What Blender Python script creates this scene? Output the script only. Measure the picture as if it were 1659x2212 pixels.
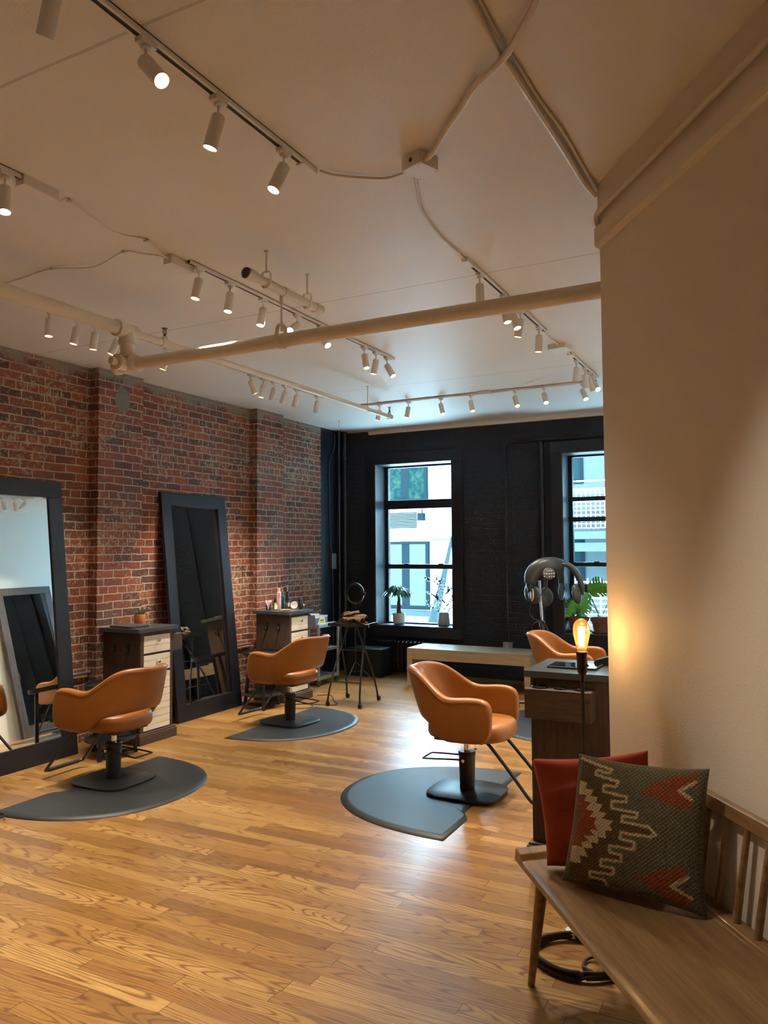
import bpy, bmesh, math, random
from mathutils import Vector, Matrix, noise
R_ = math.radians
random.seed(7)
scn = bpy.context.scene
for o in list(bpy.data.objects): bpy.data.objects.remove(o)
COL = scn.collection

# ---------------------------------------------------------------- camera, light, exposure
CAM_H = 1.55; FPX = 1661.0
cd = bpy.data.cameras.new('camera'); cam = bpy.data.objects.new('camera', cd); COL.objects.link(cam)
P_, RL, YW = 4.74598375e-02, -7.13027102e-03, -4.78822792e-01
cp, sp, cy_, sy_ = math.cos(P_), math.sin(P_), math.cos(YW), math.sin(YW)
fwd = Vector((sy_*cp, cy_*cp, sp)); rgt = Vector((cy_, -sy_, 0)); up = rgt.cross(fwd)
c_, s_ = math.cos(RL), math.sin(RL)
r2 = rgt*c_ + up*s_; u2 = -rgt*s_ + up*c_
m4 = Matrix(((r2.x, u2.x, -fwd.x, 0), (r2.y, u2.y, -fwd.y, 0), (r2.z, u2.z, -fwd.z, CAM_H), (0, 0, 0, 1)))
cam.matrix_world = m4
cd.sensor_fit = 'HORIZONTAL'; cd.sensor_width = 36.0; cd.lens = 36.0*FPX/1659.0
cd.clip_start = 0.02; cd.clip_end = 200
scn.camera = cam
scn.view_settings.view_transform = 'Standard'; scn.view_settings.look = 'None'
scn.view_settings.gamma = 1.0; scn.view_settings.use_curve_mapping = False
scn.view_settings.exposure = 0.5
SPOT_W = 66.0; SPOT_COL = (1.0, 0.875, 0.72)
BULB_W = 1.5
w = bpy.data.worlds.new('sky'); scn.world = w; w.use_nodes = True
bg = w.node_tree.nodes['Background']; bg.inputs[0].default_value = (0.42, 0.74, 1.0, 1); bg.inputs[1].default_value = 30.0
sd = bpy.data.lights.new('sun', 'SUN'); sd.energy = 16.0; sd.angle = R_(3); sd.color = (0.85, 0.95, 1.0)
sun = bpy.data.objects.new('sun', sd); COL.objects.link(sun)
sun.rotation_euler = Vector((0.25, 0.72, -0.62)).to_track_quat('-Z', 'Y').to_euler(); sun.location = (0, -4, 12)

# ---------------------------------------------------------------- materials
def new_mat(name):
    m = bpy.data.materials.new(name); m.use_nodes = True
    nt = m.node_tree; return m, nt, nt.nodes['Principled BSDF']
def N(nt, typ, **kw):
    n = nt.nodes.new('ShaderNode' + typ)
    for k, v in kw.items(): setattr(n, k, v)
    return n
def L(nt, a, b): nt.links.new(a, b)
def mth(nt, op, a, b=None, c=None):
    n = N(nt, 'Math', operation=op)
    for i, v in enumerate((a, b, c)):
        if v is None: continue
        if isinstance(v, (int, float)): n.inputs[i].default_value = v
        else: L(nt, v, n.inputs[i])
    return n.outputs[0]
def mixc(nt, fac, a, b, bt='MIX'):
    n = N(nt, 'Mix', data_type='RGBA', blend_type=bt)
    for s, v in ((0, fac), (6, a), (7, b)):
        if isinstance(v, (int, float)): n.inputs[s].default_value = v
        elif isinstance(v, tuple): n.inputs[s].default_value = (*v[:3], 1)
        else: L(nt, v, n.inputs[s])
    return n.outputs[2]
def ramp(nt, fac, stops):
    n = N(nt, 'ValToRGB'); e = n.color_ramp.elements
    while len(e) < len(stops): e.new(0.5)
    for el, (p, c) in zip(e, stops):
        el.position = p; el.color = (*c, 1) if isinstance(c, tuple) else (c, c, c, 1)
    L(nt, fac, n.inputs[0]); return n.outputs[0]
def coords(nt, scale=(1, 1, 1), src='Object', loc=(0, 0, 0)):
    t = N(nt, 'TexCoord'); mp = N(nt, 'Mapping'); mp.inputs['Scale'].default_value = scale; mp.inputs['Location'].default_value = loc
    L(nt, t.outputs[src], mp.inputs[0]); return mp.outputs[0]
def noi(nt, vec, scale, detail=3, rough=0.5, out=0):
    n = N(nt, 'TexNoise'); n.inputs['Scale'].default_value = scale; n.inputs['Detail'].default_value = detail
    n.inputs['Roughness'].default_value = rough; L(nt, vec, n.inputs['Vector']); return n.outputs[out]
def bump(nt, h, strength, dist, bsdf, normal=None):
    n = N(nt, 'Bump'); n.inputs['Strength'].default_value = strength; n.inputs['Distance'].default_value = dist
    L(nt, h, n.inputs['Height'])
    if normal is not None: L(nt, normal, n.inputs['Normal'])
    L(nt, n.outputs[0], bsdf.inputs['Normal']); return n.outputs[0]
def simple(name, col, rough=0.5, metal=0.0, var=0.12, nscale=12, bstr=0.15, bdist=0.002, coat=0.0, spec=None):
    m, nt, b = new_mat(name)
    v = coords(nt); n = noi(nt, v, nscale, 4)
    c = mixc(nt, n, tuple(x*(1-var) for x in col), tuple(min(1, x*(1+var)) for x in col))
    L(nt, c, b.inputs['Base Color'])
    b.inputs['Roughness'].default_value = rough; b.inputs['Metallic'].default_value = metal
    if coat: b.inputs['Coat Weight'].default_value = coat; b.inputs['Coat Roughness'].default_value = 0.2
    if spec is not None: b.inputs['Specular IOR Level'].default_value = spec
    if bstr: bump(nt, noi(nt, v, nscale*6, 3), bstr, bdist, b)
    return m
def emis(name, col, strength):
    m, nt, b = new_mat(name)
    b.inputs['Base Color'].default_value = (*col, 1); b.inputs['Emission Color'].default_value = (*col, 1)
    b.inputs['Emission Strength'].default_value = strength; return m
def wood(name, c1, c2, axis='z', rough=0.5, scale=1.0, streak=1.0, bstr=0.3, coat=0.0):
    m, nt, b = new_mat(name)
    st = {'x': (0.9, 14, 14), 'y': (14, 0.9, 14), 'z': (14, 14, 0.9)}[axis]
    v = coords(nt, tuple(s*scale for s in st))
    n1 = noi(nt, v, 2.2, 5, 0.6)
    v2 = coords(nt, tuple(s*scale*6 for s in st)); n2 = noi(nt, v2, 2.0, 3, 0.6)
    f = mth(nt, 'ADD', mth(nt, 'MULTIPLY', n1, 0.6), mth(nt, 'MULTIPLY', n2, 0.4*streak))
    c = ramp(nt, f, [(0.36, c1), (0.62, c2)])
    L(nt, c, b.inputs['Base Color']); b.inputs['Roughness'].default_value = rough
    if coat: b.inputs['Coat Weight'].default_value = coat; b.inputs['Coat Roughness'].default_value = 0.15
    bump(nt, f, bstr, 0.002, b); return m

def brick_mat(name, painted=None):
    m, nt, b = new_mat(name)
    t = N(nt, 'TexCoord'); sx = N(nt, 'SeparateXYZ'); L(nt, t.outputs['Object'], sx.inputs[0])
    u = mth(nt, 'ADD', sx.outputs[0], sx.outputs[1])
    cb = N(nt, 'CombineXYZ'); L(nt, u, cb.inputs[0]); L(nt, sx.outputs[2], cb.inputs[1])
    n = N(nt, 'TexNoise'); n.inputs['Scale'].default_value = 9; n.inputs['Detail'].default_value = 4; L(nt, t.outputs['Object'], n.inputs[0])
    sub = N(nt, 'VectorMath', operation='SUBTRACT'); L(nt, n.outputs[1], sub.inputs[0]); sub.inputs[1].default_value = (.5, .5, .5)
    scl = N(nt, 'VectorMath', operation='SCALE'); L(nt, sub.outputs[0], scl.inputs[0]); scl.inputs['Scale'].default_value = 0.024 if painted else 0.022
    add = N(nt, 'VectorMath', operation='ADD'); L(nt, cb.outputs[0], add.inputs[0]); L(nt, scl.outputs[0], add.inputs[1])
    br = N(nt, 'TexBrick'); L(nt, add.outputs[0], br.inputs[0])
    br.inputs['Scale'].default_value = 1; br.inputs['Brick Width'].default_value = 0.205; br.inputs['Row Height'].default_value = 0.066
    br.inputs['Mortar Size'].default_value = 0.0062; br.inputs['Mortar Smooth'].default_value = 0.35; br.inputs['Bias'].default_value = -0.1
    br.offset = 0.5; br.squash = 0.5; br.squash_frequency = 6
    br.inputs['Color1'].default_value = (0, 0, 0, 1); br.inputs['Color2'].default_value = (1, 1, 1, 1); br.inputs['Mortar'].default_value = (0.5, 0.5, 0.5, 1)
    fine = noi(nt, t.outputs['Object'], 60, 5, 0.65)
    big = noi(nt, t.outputs['Object'], 2.2, 3, 0.5)
    h = mth(nt, 'ADD', mth(nt, 'SUBTRACT', 1.0, br.outputs['Fac']), mth(nt, 'MULTIPLY', fine, 0.45))
    if painted:
        c = mixc(nt, big, tuple(x*0.8 for x in painted), tuple(x*1.25 for x in painted))
        L(nt, c, b.inputs['Base Color']); b.inputs['Roughness'].default_value = 0.55
        bump(nt, h, 1.0, 0.030, b); return m
    bc = ramp(nt, br.outputs[0], [(0.0, (0.09, 0.026, 0.018)), (0.2, (0.21, 0.050, 0.024)), (0.45, (0.28, 0.070, 0.028)), (0.7, (0.15, 0.044, 0.030)), (0.85, (0.25, 0.066, 0.030)), (1.0, (0.38, 0.13, 0.045))])
    gm = ramp(nt, noi(nt, t.outputs['Object'], 3.3, 2, 0.4), [(0.50, 0.0), (0.72, 1.0)])
    bc = mixc(nt, mth(nt, 'MULTIPLY', gm, 0.65), bc, (0.085, 0.060, 0.062))
    bc = mixc(nt, mth(nt, 'MULTIPLY', ramp(nt, fine, [(0.45, 0.0), (0.75, 1.0)]), 0.35), bc, (0.06, 0.02, 0.015))
    # limewash / mortar smears on the brick faces
    sm = noi(nt, t.outputs['Object'], 34, 6, 0.75); sg = mth(nt, 'ADD', sm, mth(nt, 'MULTIPLY', mth(nt, 'SUBTRACT', big, 0.5), 0.35))
    smm = ramp(nt, sg, [(0.545, 0.0), (0.63, 1.0)])
    mort = ramp(nt, mth(nt, 'ADD', br.outputs['Fac'], mth(nt, 'MULTIPLY', mth(nt, 'SUBTRACT', sm, 0.5), 1.6)), [(0.30, 0.0), (0.55, 1.0)])
    fac = mth(nt, 'MAXIMUM', mort, mth(nt, 'MULTIPLY', smm, 0.75))
    mc = mixc(nt, noi(nt, t.outputs['Object'], 14, 3), (0.26, 0.185, 0.11), (0.62, 0.51, 0.36))
    col = mixc(nt, fac, bc, mc)
    # plaster remains along the ceiling
    edge = mth(nt, 'ADD', sx.outputs[2], mth(nt, 'MULTIPLY', noi(nt, t.outputs['Object'], 5, 5, 0.7), 0.42))
    pm = ramp(nt, mth(nt, 'SUBTRACT', edge, 2.68), [(0.50, 0.0), (0.56, 1.0)])
    col = mixc(nt, mth(nt, 'MULTIPLY', pm, 0.8), col, mixc(nt, fine, (0.10, 0.085, 0.06), (0.42, 0.38, 0.30)))
    py = mth(nt, 'DIVIDE', mth(nt, 'SUBTRACT', sx.outputs[1], 4.78), .10); pz = mth(nt, 'DIVIDE', mth(nt, 'SUBTRACT', sx.outputs[2], 2.84), .13)
    pd = mth(nt, 'SQRT', mth(nt, 'ADD', mth(nt, 'MULTIPLY', py, py), mth(nt, 'MULTIPLY', pz, pz)))
    pf = ramp(nt, mth(nt, 'ADD', pd, mth(nt, 'MULTIPLY', mth(nt, 'SUBTRACT', noi(nt, t.outputs['Object'], 14, 5, 0.7), .5), 1.6)), [(0.78, 1.0), (0.92, 0.0)])
    col = mixc(nt, mth(nt, 'MULTIPLY', pf, .95), col, mixc(nt, fine, (0.11, 0.10, 0.08), (0.26, 0.24, 0.19)))
    L(nt, col, b.inputs['Base Color']); b.inputs['Roughness'].default_value = 0.8
    bump(nt, h, 0.9, 0.008, b); return m

def floor_mat():
    m, nt, b = new_mat('oak_strip_floor')
    t = N(nt, 'TexCoord'); s = N(nt, 'SeparateXYZ'); L(nt, t.outputs['Object'], s.inputs[0])
    X, Y = s.outputs[0], s.outputs[1]; W, LN = 0.074, 0.86
    yr = mth(nt, 'DIVIDE', Y, W); row = mth(nt, 'FLOOR', yr); fy = mth(nt, 'FRACT', yr)
    w1 = N(nt, 'TexWhiteNoise', noise_dimensions='1D'); L(nt, row, w1.inputs['W'])
    xr = mth(nt, 'ADD', mth(nt, 'DIVIDE', X, LN), mth(nt, 'MULTIPLY', w1.outputs[0], 9.0))
    colm = mth(nt, 'FLOOR', xr); fx = mth(nt, 'FRACT', xr)
    cid = N(nt, 'CombineXYZ'); L(nt, row, cid.inputs[0]); L(nt, colm, cid.inputs[1])
    w2 = N(nt, 'TexWhiteNoise', noise_dimensions='2D'); L(nt, cid.outputs[0], w2.inputs['Vector'])
    rv, rc = w2.outputs[0], w2.outputs[1]
    off = N(nt, 'VectorMath', operation='SCALE'); L(nt, rc, off.inputs[0]); off.inputs['Scale'].default_value = 37
    g = N(nt, 'CombineXYZ'); L(nt, mth(nt, 'MULTIPLY', X, 1.15), g.inputs[0]); L(nt, mth(nt, 'MULTIPLY', Y, 11.0), g.inputs[1])
    ga = N(nt, 'VectorMath', operation='ADD'); L(nt, g.outputs[0], ga.inputs[0]); L(nt, off.outputs[0], ga.inputs[1])
    n1 = noi(nt, ga.outputs[0], 1.0, 0.6, 0.35)
    rings = mth(nt, 'SINE', mth(nt, 'MULTIPLY', n1, 120.0)); rings = mth(nt, 'MULTIPLY', mth(nt, 'ADD', rings, 1.0), 0.5)
    lines = mth(nt, 'POWER', rings, 5.0)
    g2 = N(nt, 'CombineXYZ'); L(nt, mth(nt, 'MULTIPLY', X, 9.0), g2.inputs[0]); L(nt, mth(nt, 'MULTIPLY', Y, 260.0), g2.inputs[1])
    ga2 = N(nt, 'VectorMath', operation='ADD'); L(nt, g2.outputs[0], ga2.inputs[0]); L(nt, off.outputs[0], ga2.inputs[1])
    fine = noi(nt, ga2.outputs[0], 1.0, 3, 0.6)
    base = ramp(nt, rv, [(0.0, (0.20, 0.096, 0.027)), (0.3, (0.31, 0.162, 0.045)), (0.6, (0.40, 0.225, 0.066)), (0.85, (0.49, 0.29, 0.093)), (1.0, (0.26, 0.112, 0.031))])
    c = mixc(nt, mth(nt, 'MULTIPLY', lines, 0.80), base, (0.10, 0.036, 0.010))
    c = mixc(nt, mth(nt, 'MULTIPLY', ramp(nt, fine, [(0.35, 1.0), (0.6, 0.0)]), 0.45), c, (0.15, 0.06, 0.018))
    blot = noi(nt, coords(nt, (1.2, 3, 1)), 1.6, 3); c = mixc(nt, mth(nt, 'MULTIPLY', ramp(nt, blot, [(0.35, 0.0), (0.8, 1.0)]), 0.22), c, (0.30, 0.13, 0.02))
    gapy = mth(nt, 'GREATER_THAN', mth(nt, 'ABSOLUTE', mth(nt, 'SUBTRACT', fy, 0.5)), 0.487)
    gapx = mth(nt, 'GREATER_THAN', mth(nt, 'ABSOLUTE', mth(nt, 'SUBTRACT', fx, 0.5)), 0.4982)
    gap = mth(nt, 'MAXIMUM', gapy, gapx)
    c = mixc(nt, mth(nt, 'MULTIPLY', gap, 0.75), c, (0.04, 0.016, 0.006))
    L(nt, c, b.inputs['Base Color'])
    b.inputs['Roughness'].default_value = 0.28
    b.inputs['Specular IOR Level'].default_value = 0.75
    h = mth(nt, 'SUBTRACT', mth(nt, 'MULTIPLY', fine, 0.25), mth(nt, 'ADD', gap, mth(nt, 'MULTIPLY', lines, 0.06)))
    h = mth(nt, 'ADD', h, mth(nt, 'MULTIPLY', rv, 0.08))
    bump(nt, h, 0.35, 0.0016, b); return m

def paint_mat(name, col, seams=False, rough=0.6):
    m, nt, b = new_mat(name)
    t = N(nt, 'TexCoord'); O = t.outputs['Object']
    big = noi(nt, O, 1.4, 3); c = mixc(nt, big, tuple(x*0.95 for x in col), tuple(min(1, x*1.04) for x in col))
    fine = noi(nt, O, 140, 2); mid = noi(nt, O, 9, 5, 0.6)
    scuff = ramp(nt, noi(nt, O, 7, 7, 0.75), [(0.66, 0.0), (0.70, 1.0)])
    h = mth(nt, 'ADD', mth(nt, 'MULTIPLY', fine, 0.25), mth(nt, 'ADD', mth(nt, 'MULTIPLY', mid, 0.5), mth(nt, 'MULTIPLY', scuff, 0.35)))
    if seams:
        s = N(nt, 'SeparateXYZ'); L(nt, O, s.inputs[0])
        wob = mth(nt, 'MULTIPLY', noi(nt, O, 6, 3), 0.008)
        d = mth(nt, 'PINGPONG', mth(nt, 'ADD', mth(nt, 'SUBTRACT', s.outputs[1], 1.604), wob), 1.1925)
        ln = mth(nt, 'LESS_THAN', d, 0.006)
        h = mth(nt, 'SUBTRACT', h, mth(nt, 'MULTIPLY', ln, 0.8))
        c = mixc(nt, mth(nt, 'MULTIPLY', ln, 0.45), c, (0.32, 0.25, 0.18))
    L(nt, c, b.inputs['Base Color']); b.inputs['Roughness'].default_value = rough
    bump(nt, h, 0.5, 0.008, b); return m

M = {}
M['brick'] = brick_mat('red_brick'); M['dark_brick'] = brick_mat('painted_brick', (0.013, 0.016, 0.026))
M['floor'] = floor_mat()
M['ceiling'] = paint_mat('ceiling_paint', (0.79, 0.75, 0.67), True, 0.5)
M['wall'] = paint_mat('wall_paint', (0.74, 0.66, 0.54), False, 0.6)
M['white_wall'] = paint_mat('white_wall_paint', (0.78, 0.76, 0.70), False, 0.55)
M['navy'] = simple('navy_trim', (0.008, 0.010, 0.018), 0.38, bstr=0.1)
M['navy_reveal'] = simple('navy_reveal', (0.05, 0.06, 0.075), 0.45, bstr=0.1)
M['pipe'] = simple('painted_pipe', (0.74, 0.66, 0.54), 0.38, var=0.05, nscale=30, bstr=0.4, bdist=0.003)
M['fixture'] = simple('fixture_white', (0.80, 0.76, 0.70), 0.42, var=0.03, bstr=0.05)
M['reflector'] = simple('reflector_gold', (0.9, 0.85, 0.35), 0.3, metal=0.3, bstr=0)
M['slot'] = simple('track_slot', (0.05, 0.04, 0.035), 0.6)
M['metal'] = simple('chrome', (0.75, 0.75, 0.75), 0.18, metal=1.0, bstr=0)
M['steel'] = simple('brushed_steel', (0.55, 0.56, 0.56), 0.33, metal=0.85, bstr=0.1)
M['rust'] = simple('sprinkler_bronze', (0.12, 0.08, 0.05), 0.5, metal=0.6)
M['black'] = simple('black_metal', (0.011, 0.011, 0.012), 0.38, bstr=0.05)
M['black_gloss'] = simple('black_gloss', (0.010, 0.010, 0.011), 0.18, bstr=0.0)
M['grey_plastic'] = simple('grey_plastic', (0.034, 0.041, 0.041), 0.30, bstr=0.05)
M['mat'] = simple('rubber_mat', (0.0125, 0.0145, 0.016), 0.50, var=0.2, nscale=6, bstr=0.25, bdist=0.001)
M['mirror_frame'] = wood('espresso_frame', (0.006, 0.006, 0.010), (0.011, 0.011, 0.016), 'z', 0.37, 1.5, bstr=0.15)
M['leather'] = simple('tan_leather', (0.265, 0.086, 0.0075), 0.42, var=0.16, nscale=9, bstr=0.22, bdist=0.0012, coat=0.15)
M['leather_seam'] = simple('leather_seam', (0.14, 0.045, 0.012), 0.5)
M['barnwood'] = wood('dark_barnwood', (0.012, 0.006, 0.004), (0.075, 0.040, 0.024), 'z', 0.6, 1.6, 1.3, 0.6)
M['barnwood_h'] = wood('dark_barnwood_across', (0.022, 0.012, 0.008), (0.085, 0.048, 0.032), 'y', 0.6, 1.4, 1.3, 0.6)
M['barnwood_hx'] = wood('dark_barnwood_box', (0.022, 0.012, 0.008), (0.075, 0.042, 0.028), 'x', 0.6, 1.4, 1.3, 0.6)
M['cream_drawer'] = wood('whitewashed_wood', (0.72, 0.63, 0.48), (0.88, 0.82, 0.68), 'y', 0.5, 1.0, 0.6, 0.3)
M['slate'] = simple('slate_top', (0.052, 0.055, 0.058), 0.32, var=0.35, nscale=14, bstr=0.2)
M['maple'] = wood('pale_maple', (0.36, 0.27, 0.16), (0.52, 0.41, 0.27), 'x', 0.4, 0.8, 0.5, 0.15)
M['walnut'] = wood('walnut_bench', (0.19, 0.107, 0.044), (0.36, 0.215, 0.096), 'x', 0.33, 1.1, 0.9, 0.12, coat=0.15)
M['weathered'] = wood('weathered_frame', (0.018, 0.013, 0.010), (0.06, 0.044, 0.032), 'z', 0.6, 1.2, 1.2, 0.5)
M['terracotta'] = simple('terracotta', (0.55, 0.17, 0.055), 0.7, var=0.1)
M['old_terracotta'] = simple('aged_terracotta', (0.20, 0.065, 0.035), 0.75, var=0.3, nscale=25)
M['soil'] = simple('potting_soil', (0.03, 0.02, 0.012), 0.9, bstr=0.8, bdist=0.01)
M['pot_white'] = simple('glazed_white', (0.62, 0.60, 0.55), 0.4, var=0.05)
M['pot_grey'] = simple('stone_grey_pot', (0.40, 0.38, 0.34), 0.6, var=0.1)
M['leaf'] = simple('leaf_green', (0.025, 0.13, 0.045), 0.35, var=0.3)
M['leaf_bright'] = simple('monstera_green', (0.11, 0.38, 0.035), 0.35, var=0.3)
M['leaf_dark'] = simple('ficus_leaf', (0.02, 0.08, 0.06), 0.4, var=0.3)
M['trunk'] = simple('bark', (0.10, 0.05, 0.03), 0.8, bstr=0.5)
M['stem'] = simple('green_stem', (0.07, 0.16, 0.06), 0.5)
M['towel'] = simple('brown_towel', (0.13, 0.070, 0.032), 0.95, var=0.35, nscale=30, bstr=0.7, bdist=0.004)
M['towel_red'] = simple('red_towel_edge', (0.22, 0.02, 0.02), 0.95)
M['red_fabric'] = simple('rust_red_linen', (0.36, 0.050, 0.018), 0.9, var=0.12, nscale=40, bstr=0.5, bdist=0.002)
M['cord'] = simple('braided_cord', (0.055, 0.045, 0.040), 0.8, var=0.6, nscale=160, bstr=0.5, bdist=0.002)
M['bakelite'] = simple('dark_socket', (0.006, 0.004, 0.003), 0.28, bstr=0)
M['white_plastic'] = simple('white_plastic', (0.75, 0.73, 0.68), 0.4, var=0.03, bstr=0)
M['radiator'] = simple('dark_radiator', (0.010, 0.011, 0.013), 0.5)
M['stucco'] = simple('white_stucco', (0.80, 0.78, 0.74), 0.8, var=0.03)
M['blue_panel'] = simple('blue_grey_cladding', (0.020, 0.027, 0.027), 0.9, var=0.15, spec=0.0)
M['ext_frame'] = simple('exterior_frame', (0.005, 0.0085, 0.0095), 0.9, spec=0.0)
def glass_like(name, tint, refl=0.08, rough=0.0):
    m, nt, b = new_mat(name); out = nt.nodes['Material Output']
    tr = N(nt, 'BsdfTransparent'); tr.inputs[0].default_value = (*tint, 1)
    gl = N(nt, 'BsdfGlossy'); gl.inputs['Roughness'].default_value = rough
    lw = N(nt, 'LayerWeight'); lw.inputs[0].default_value = refl
    mx = N(nt, 'MixShader'); L(nt, lw.outputs[0], mx.inputs[0]); L(nt, tr.outputs[0], mx.inputs[1]); L(nt, gl.outputs[0], mx.inputs[2])
    L(nt, mx.outputs[0], out.inputs[0]); return m
def amber():
    m = M['amber_glass']; nt = m.node_tree; out = nt.nodes['Material Output']; sh = out.inputs[0].links[0].from_socket
    tl = N(nt, 'BsdfTranslucent'); tl.inputs[0].default_value = (1.0, .55, .22, 1); mx = N(nt, 'MixShader'); mx.inputs[0].default_value = .055
    L(nt, sh, mx.inputs[1]); L(nt, tl.outputs[0], mx.inputs[2]); L(nt, mx.outputs[0], out.inputs[0])
M['glass'] = glass_like('window_glass', (0.93, 0.98, 1.0), 0.06)
M['amber_glass'] = glass_like('amber_glass', (1.0, 0.86, 0.62), 0.16, 0.02)
amber()
M['clear_glass'] = glass_like('clear_glass', (0.85, 0.88, 0.88), 0.3, 0.03)
M['teal_glass'] = simple('teal_bottle', (0.01, 0.06, 0.075), 0.2, bstr=0)
M['olive'] = simple('olive_oil_bottle', (0.13, 0.14, 0.01), 0.2, bstr=0)
M['pink'] = simple('pale_pink_can', (0.70, 0.42, 0.42), 0.35, bstr=0)
M['pink_cap'] = simple('pink_cap', (0.75, 0.36, 0.38), 0.35, bstr=0)
M['magenta'] = simple('dark_pink_print', (0.20, 0.02, 0.06), 0.5, bstr=0)
M['label'] = simple('cream_label', (0.75, 0.72, 0.50), 0.5, bstr=0)
M['cotton'] = simple('cotton_white', (0.80, 0.78, 0.74), 0.9)
M['blue_print'] = simple('blue_print', (0.03, 0.05, 0.35), 0.4, bstr=0)
M['yellow_print'] = simple('yellow_print', (0.72, 0.68, 0.06), 0.4, bstr=0)
M['light_wood'] = simple('light_bamboo', (0.62, 0.42, 0.22), 0.5)
m, nt, b = new_mat('mirror_glass'); b.inputs['Base Color'].default_value = (0.86, 0.90, 0.89, 1); b.inputs['Metallic'].default_value = 1; b.inputs['Roughness'].default_value = 0.01; M['mirror'] = m
M['filament'] = emis('glowing_filament', (1.0, 0.72, 0.36), 55)
M['led'] = emis('spotlight_lamp', (1.0, 0.95, 0.80), 30)
M['ext_glass'] = simple('exterior_pane', (0.006, 0.012, 0.013), 0.9, var=0.3, nscale=2, bstr=0, spec=0.0)
M['pale_panel'] = simple('pale_cladding', (0.034, 0.040, 0.038), 0.9, var=0.12, spec=0.0)
m, nt, b = new_mat('painted_tree_reflection_pane'); v = coords(nt); c = mixc(nt, ramp(nt, noi(nt, v, 7, 7, 0.8), [(0.45, 0.0), (0.62, 1.0)]), (0.003, 0.009, 0.010), (0.010, 0.021, 0.014)); L(nt, c, b.inputs['Base Color']); b.inputs['Roughness'].default_value = 0.9; b.inputs['Specular IOR Level'].default_value = 0; M['tree_pane'] = m  # matte pane; the tree reflection is painted into its colour
m, nt, b = new_mat('tablet_screen'); b.inputs['Base Color'].default_value = (0.01, 0.012, 0.015, 1); b.inputs['Roughness'].default_value = 0.06; M['screen'] = m

# ---------------------------------------------------------------- mesh helpers
def nb(): return bmesh.new()
def box(bm, x0, x1, y0, y1, z0, z1, mat=None):
    vs = [bm.verts.new(p) for p in ((x0,y0,z0),(x1,y0,z0),(x1,y1,z0),(x0,y1,z0),(x0,y0,z1),(x1,y0,z1),(x1,y1,z1),(x0,y1,z1))]
    if mat is not None:
        for v in vs: v.co = mat @ v.co
    for f in ((0,3,2,1),(4,5,6,7),(0,1,5,4),(1,2,6,5),(2,3,7,6),(3,0,4,7)): bm.faces.new([vs[i] for i in f])
def frame_axes(d):
    d = Vector(d).normalized(); a = Vector((0,0,1)) if abs(d.z) < 0.9 else Vector((1,0,0))
    x = d.cross(a).normalized(); return x, d.cross(x).normalized()
def tube(bm, pts, r, seg=10, closed=False, cap=True, ry=None):
    pts = [Vector(p) for p in pts]; n = len(pts); rings = []
    rs = r if isinstance(r, (list, tuple)) else [r]*n
    t0 = (pts[1]-pts[0]).normalized(); X, Y = frame_axes(t0)
    for i, p in enumerate(pts):
        if closed: t = (pts[(i+1)%n]-pts[i-1]).normalized()
        elif i == 0: t = t0
        elif i == n-1: t = (pts[-1]-pts[-2]).normalized()
        else: t = ((pts[i+1]-pts[i]).normalized() + (pts[i]-pts[i-1]).normalized()).normalized()
        X = (X - t*X.dot(t)).normalized(); Y = t.cross(X)
        k = ry if ry else 1.0
        rings.append([bm.verts.new(p + X*(math.cos(a)*rs[i]) + Y*(math.sin(a)*rs[i]*k)) for a in [2*math.pi*j/seg for j in range(seg)]])
    m = n if closed else n-1
    for i in range(m):
        A, B = rings[i], rings[(i+1)%n]
        for j in range(seg): bm.faces.new((A[j], A[(j+1)%seg], B[(j+1)%seg], B[j]))
    if cap and not closed:
        bm.faces.new(list(reversed(rings[0]))); bm.faces.new(rings[-1])
def cyl(bm, p0, p1, r0, r1=None, seg=20): tube(bm, [p0, p1], [r0, r0 if r1 is None else r1], seg)
def lathe(bm, prof, seg=28, c=(0,0,0), axis=None, cap=True):
    # prof: list of (r, z); axis: optional rotation matrix
    c = Vector(c); rings = []
    for r, z in prof:
        ring = []
        for j in range(seg):
            a = 2*math.pi*j/seg; p = Vector((r*math.cos(a), r*math.sin(a), z))
            if axis: p = axis @ p
            ring.append(bm.verts.new(c + p))
        rings.append(ring)
    for A, B in zip(rings, rings[1:]):
        for j in range(seg): bm.faces.new((A[j], A[(j+1)%seg], B[(j+1)%seg], B[j]))
    if cap:
        bm.faces.new(list(reversed(rings[0]))); bm.faces.new(rings[-1])
def prism(bm, poly, z0, z1, mat=None):
    lo = [bm.verts.new((x, y, z0)) for x, y in poly]; hi = [bm.verts.new((x, y, z1)) for x, y in poly]
    if mat is not None:
        for v in lo+hi: v.co = mat @ v.co
    n = len(poly)
    for i in range(n): bm.faces.new((lo[i], lo[(i+1)%n], hi[(i+1)%n], hi[i]))
    bm.faces.new(list(reversed(lo))); bm.faces.new(hi)
def loft(bm, loops, cap=True):
    R = [[bm.verts.new(p) for p in lp] for lp in loops]; n = len(R[0])
    for A, B in zip(R, R[1:]):
        for j in range(n): bm.faces.new((A[j], A[(j+1)%n], B[(j+1)%n], B[j]))
    if cap: bm.faces.new(list(reversed(R[0]))); bm.faces.new(R[-1])
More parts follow.
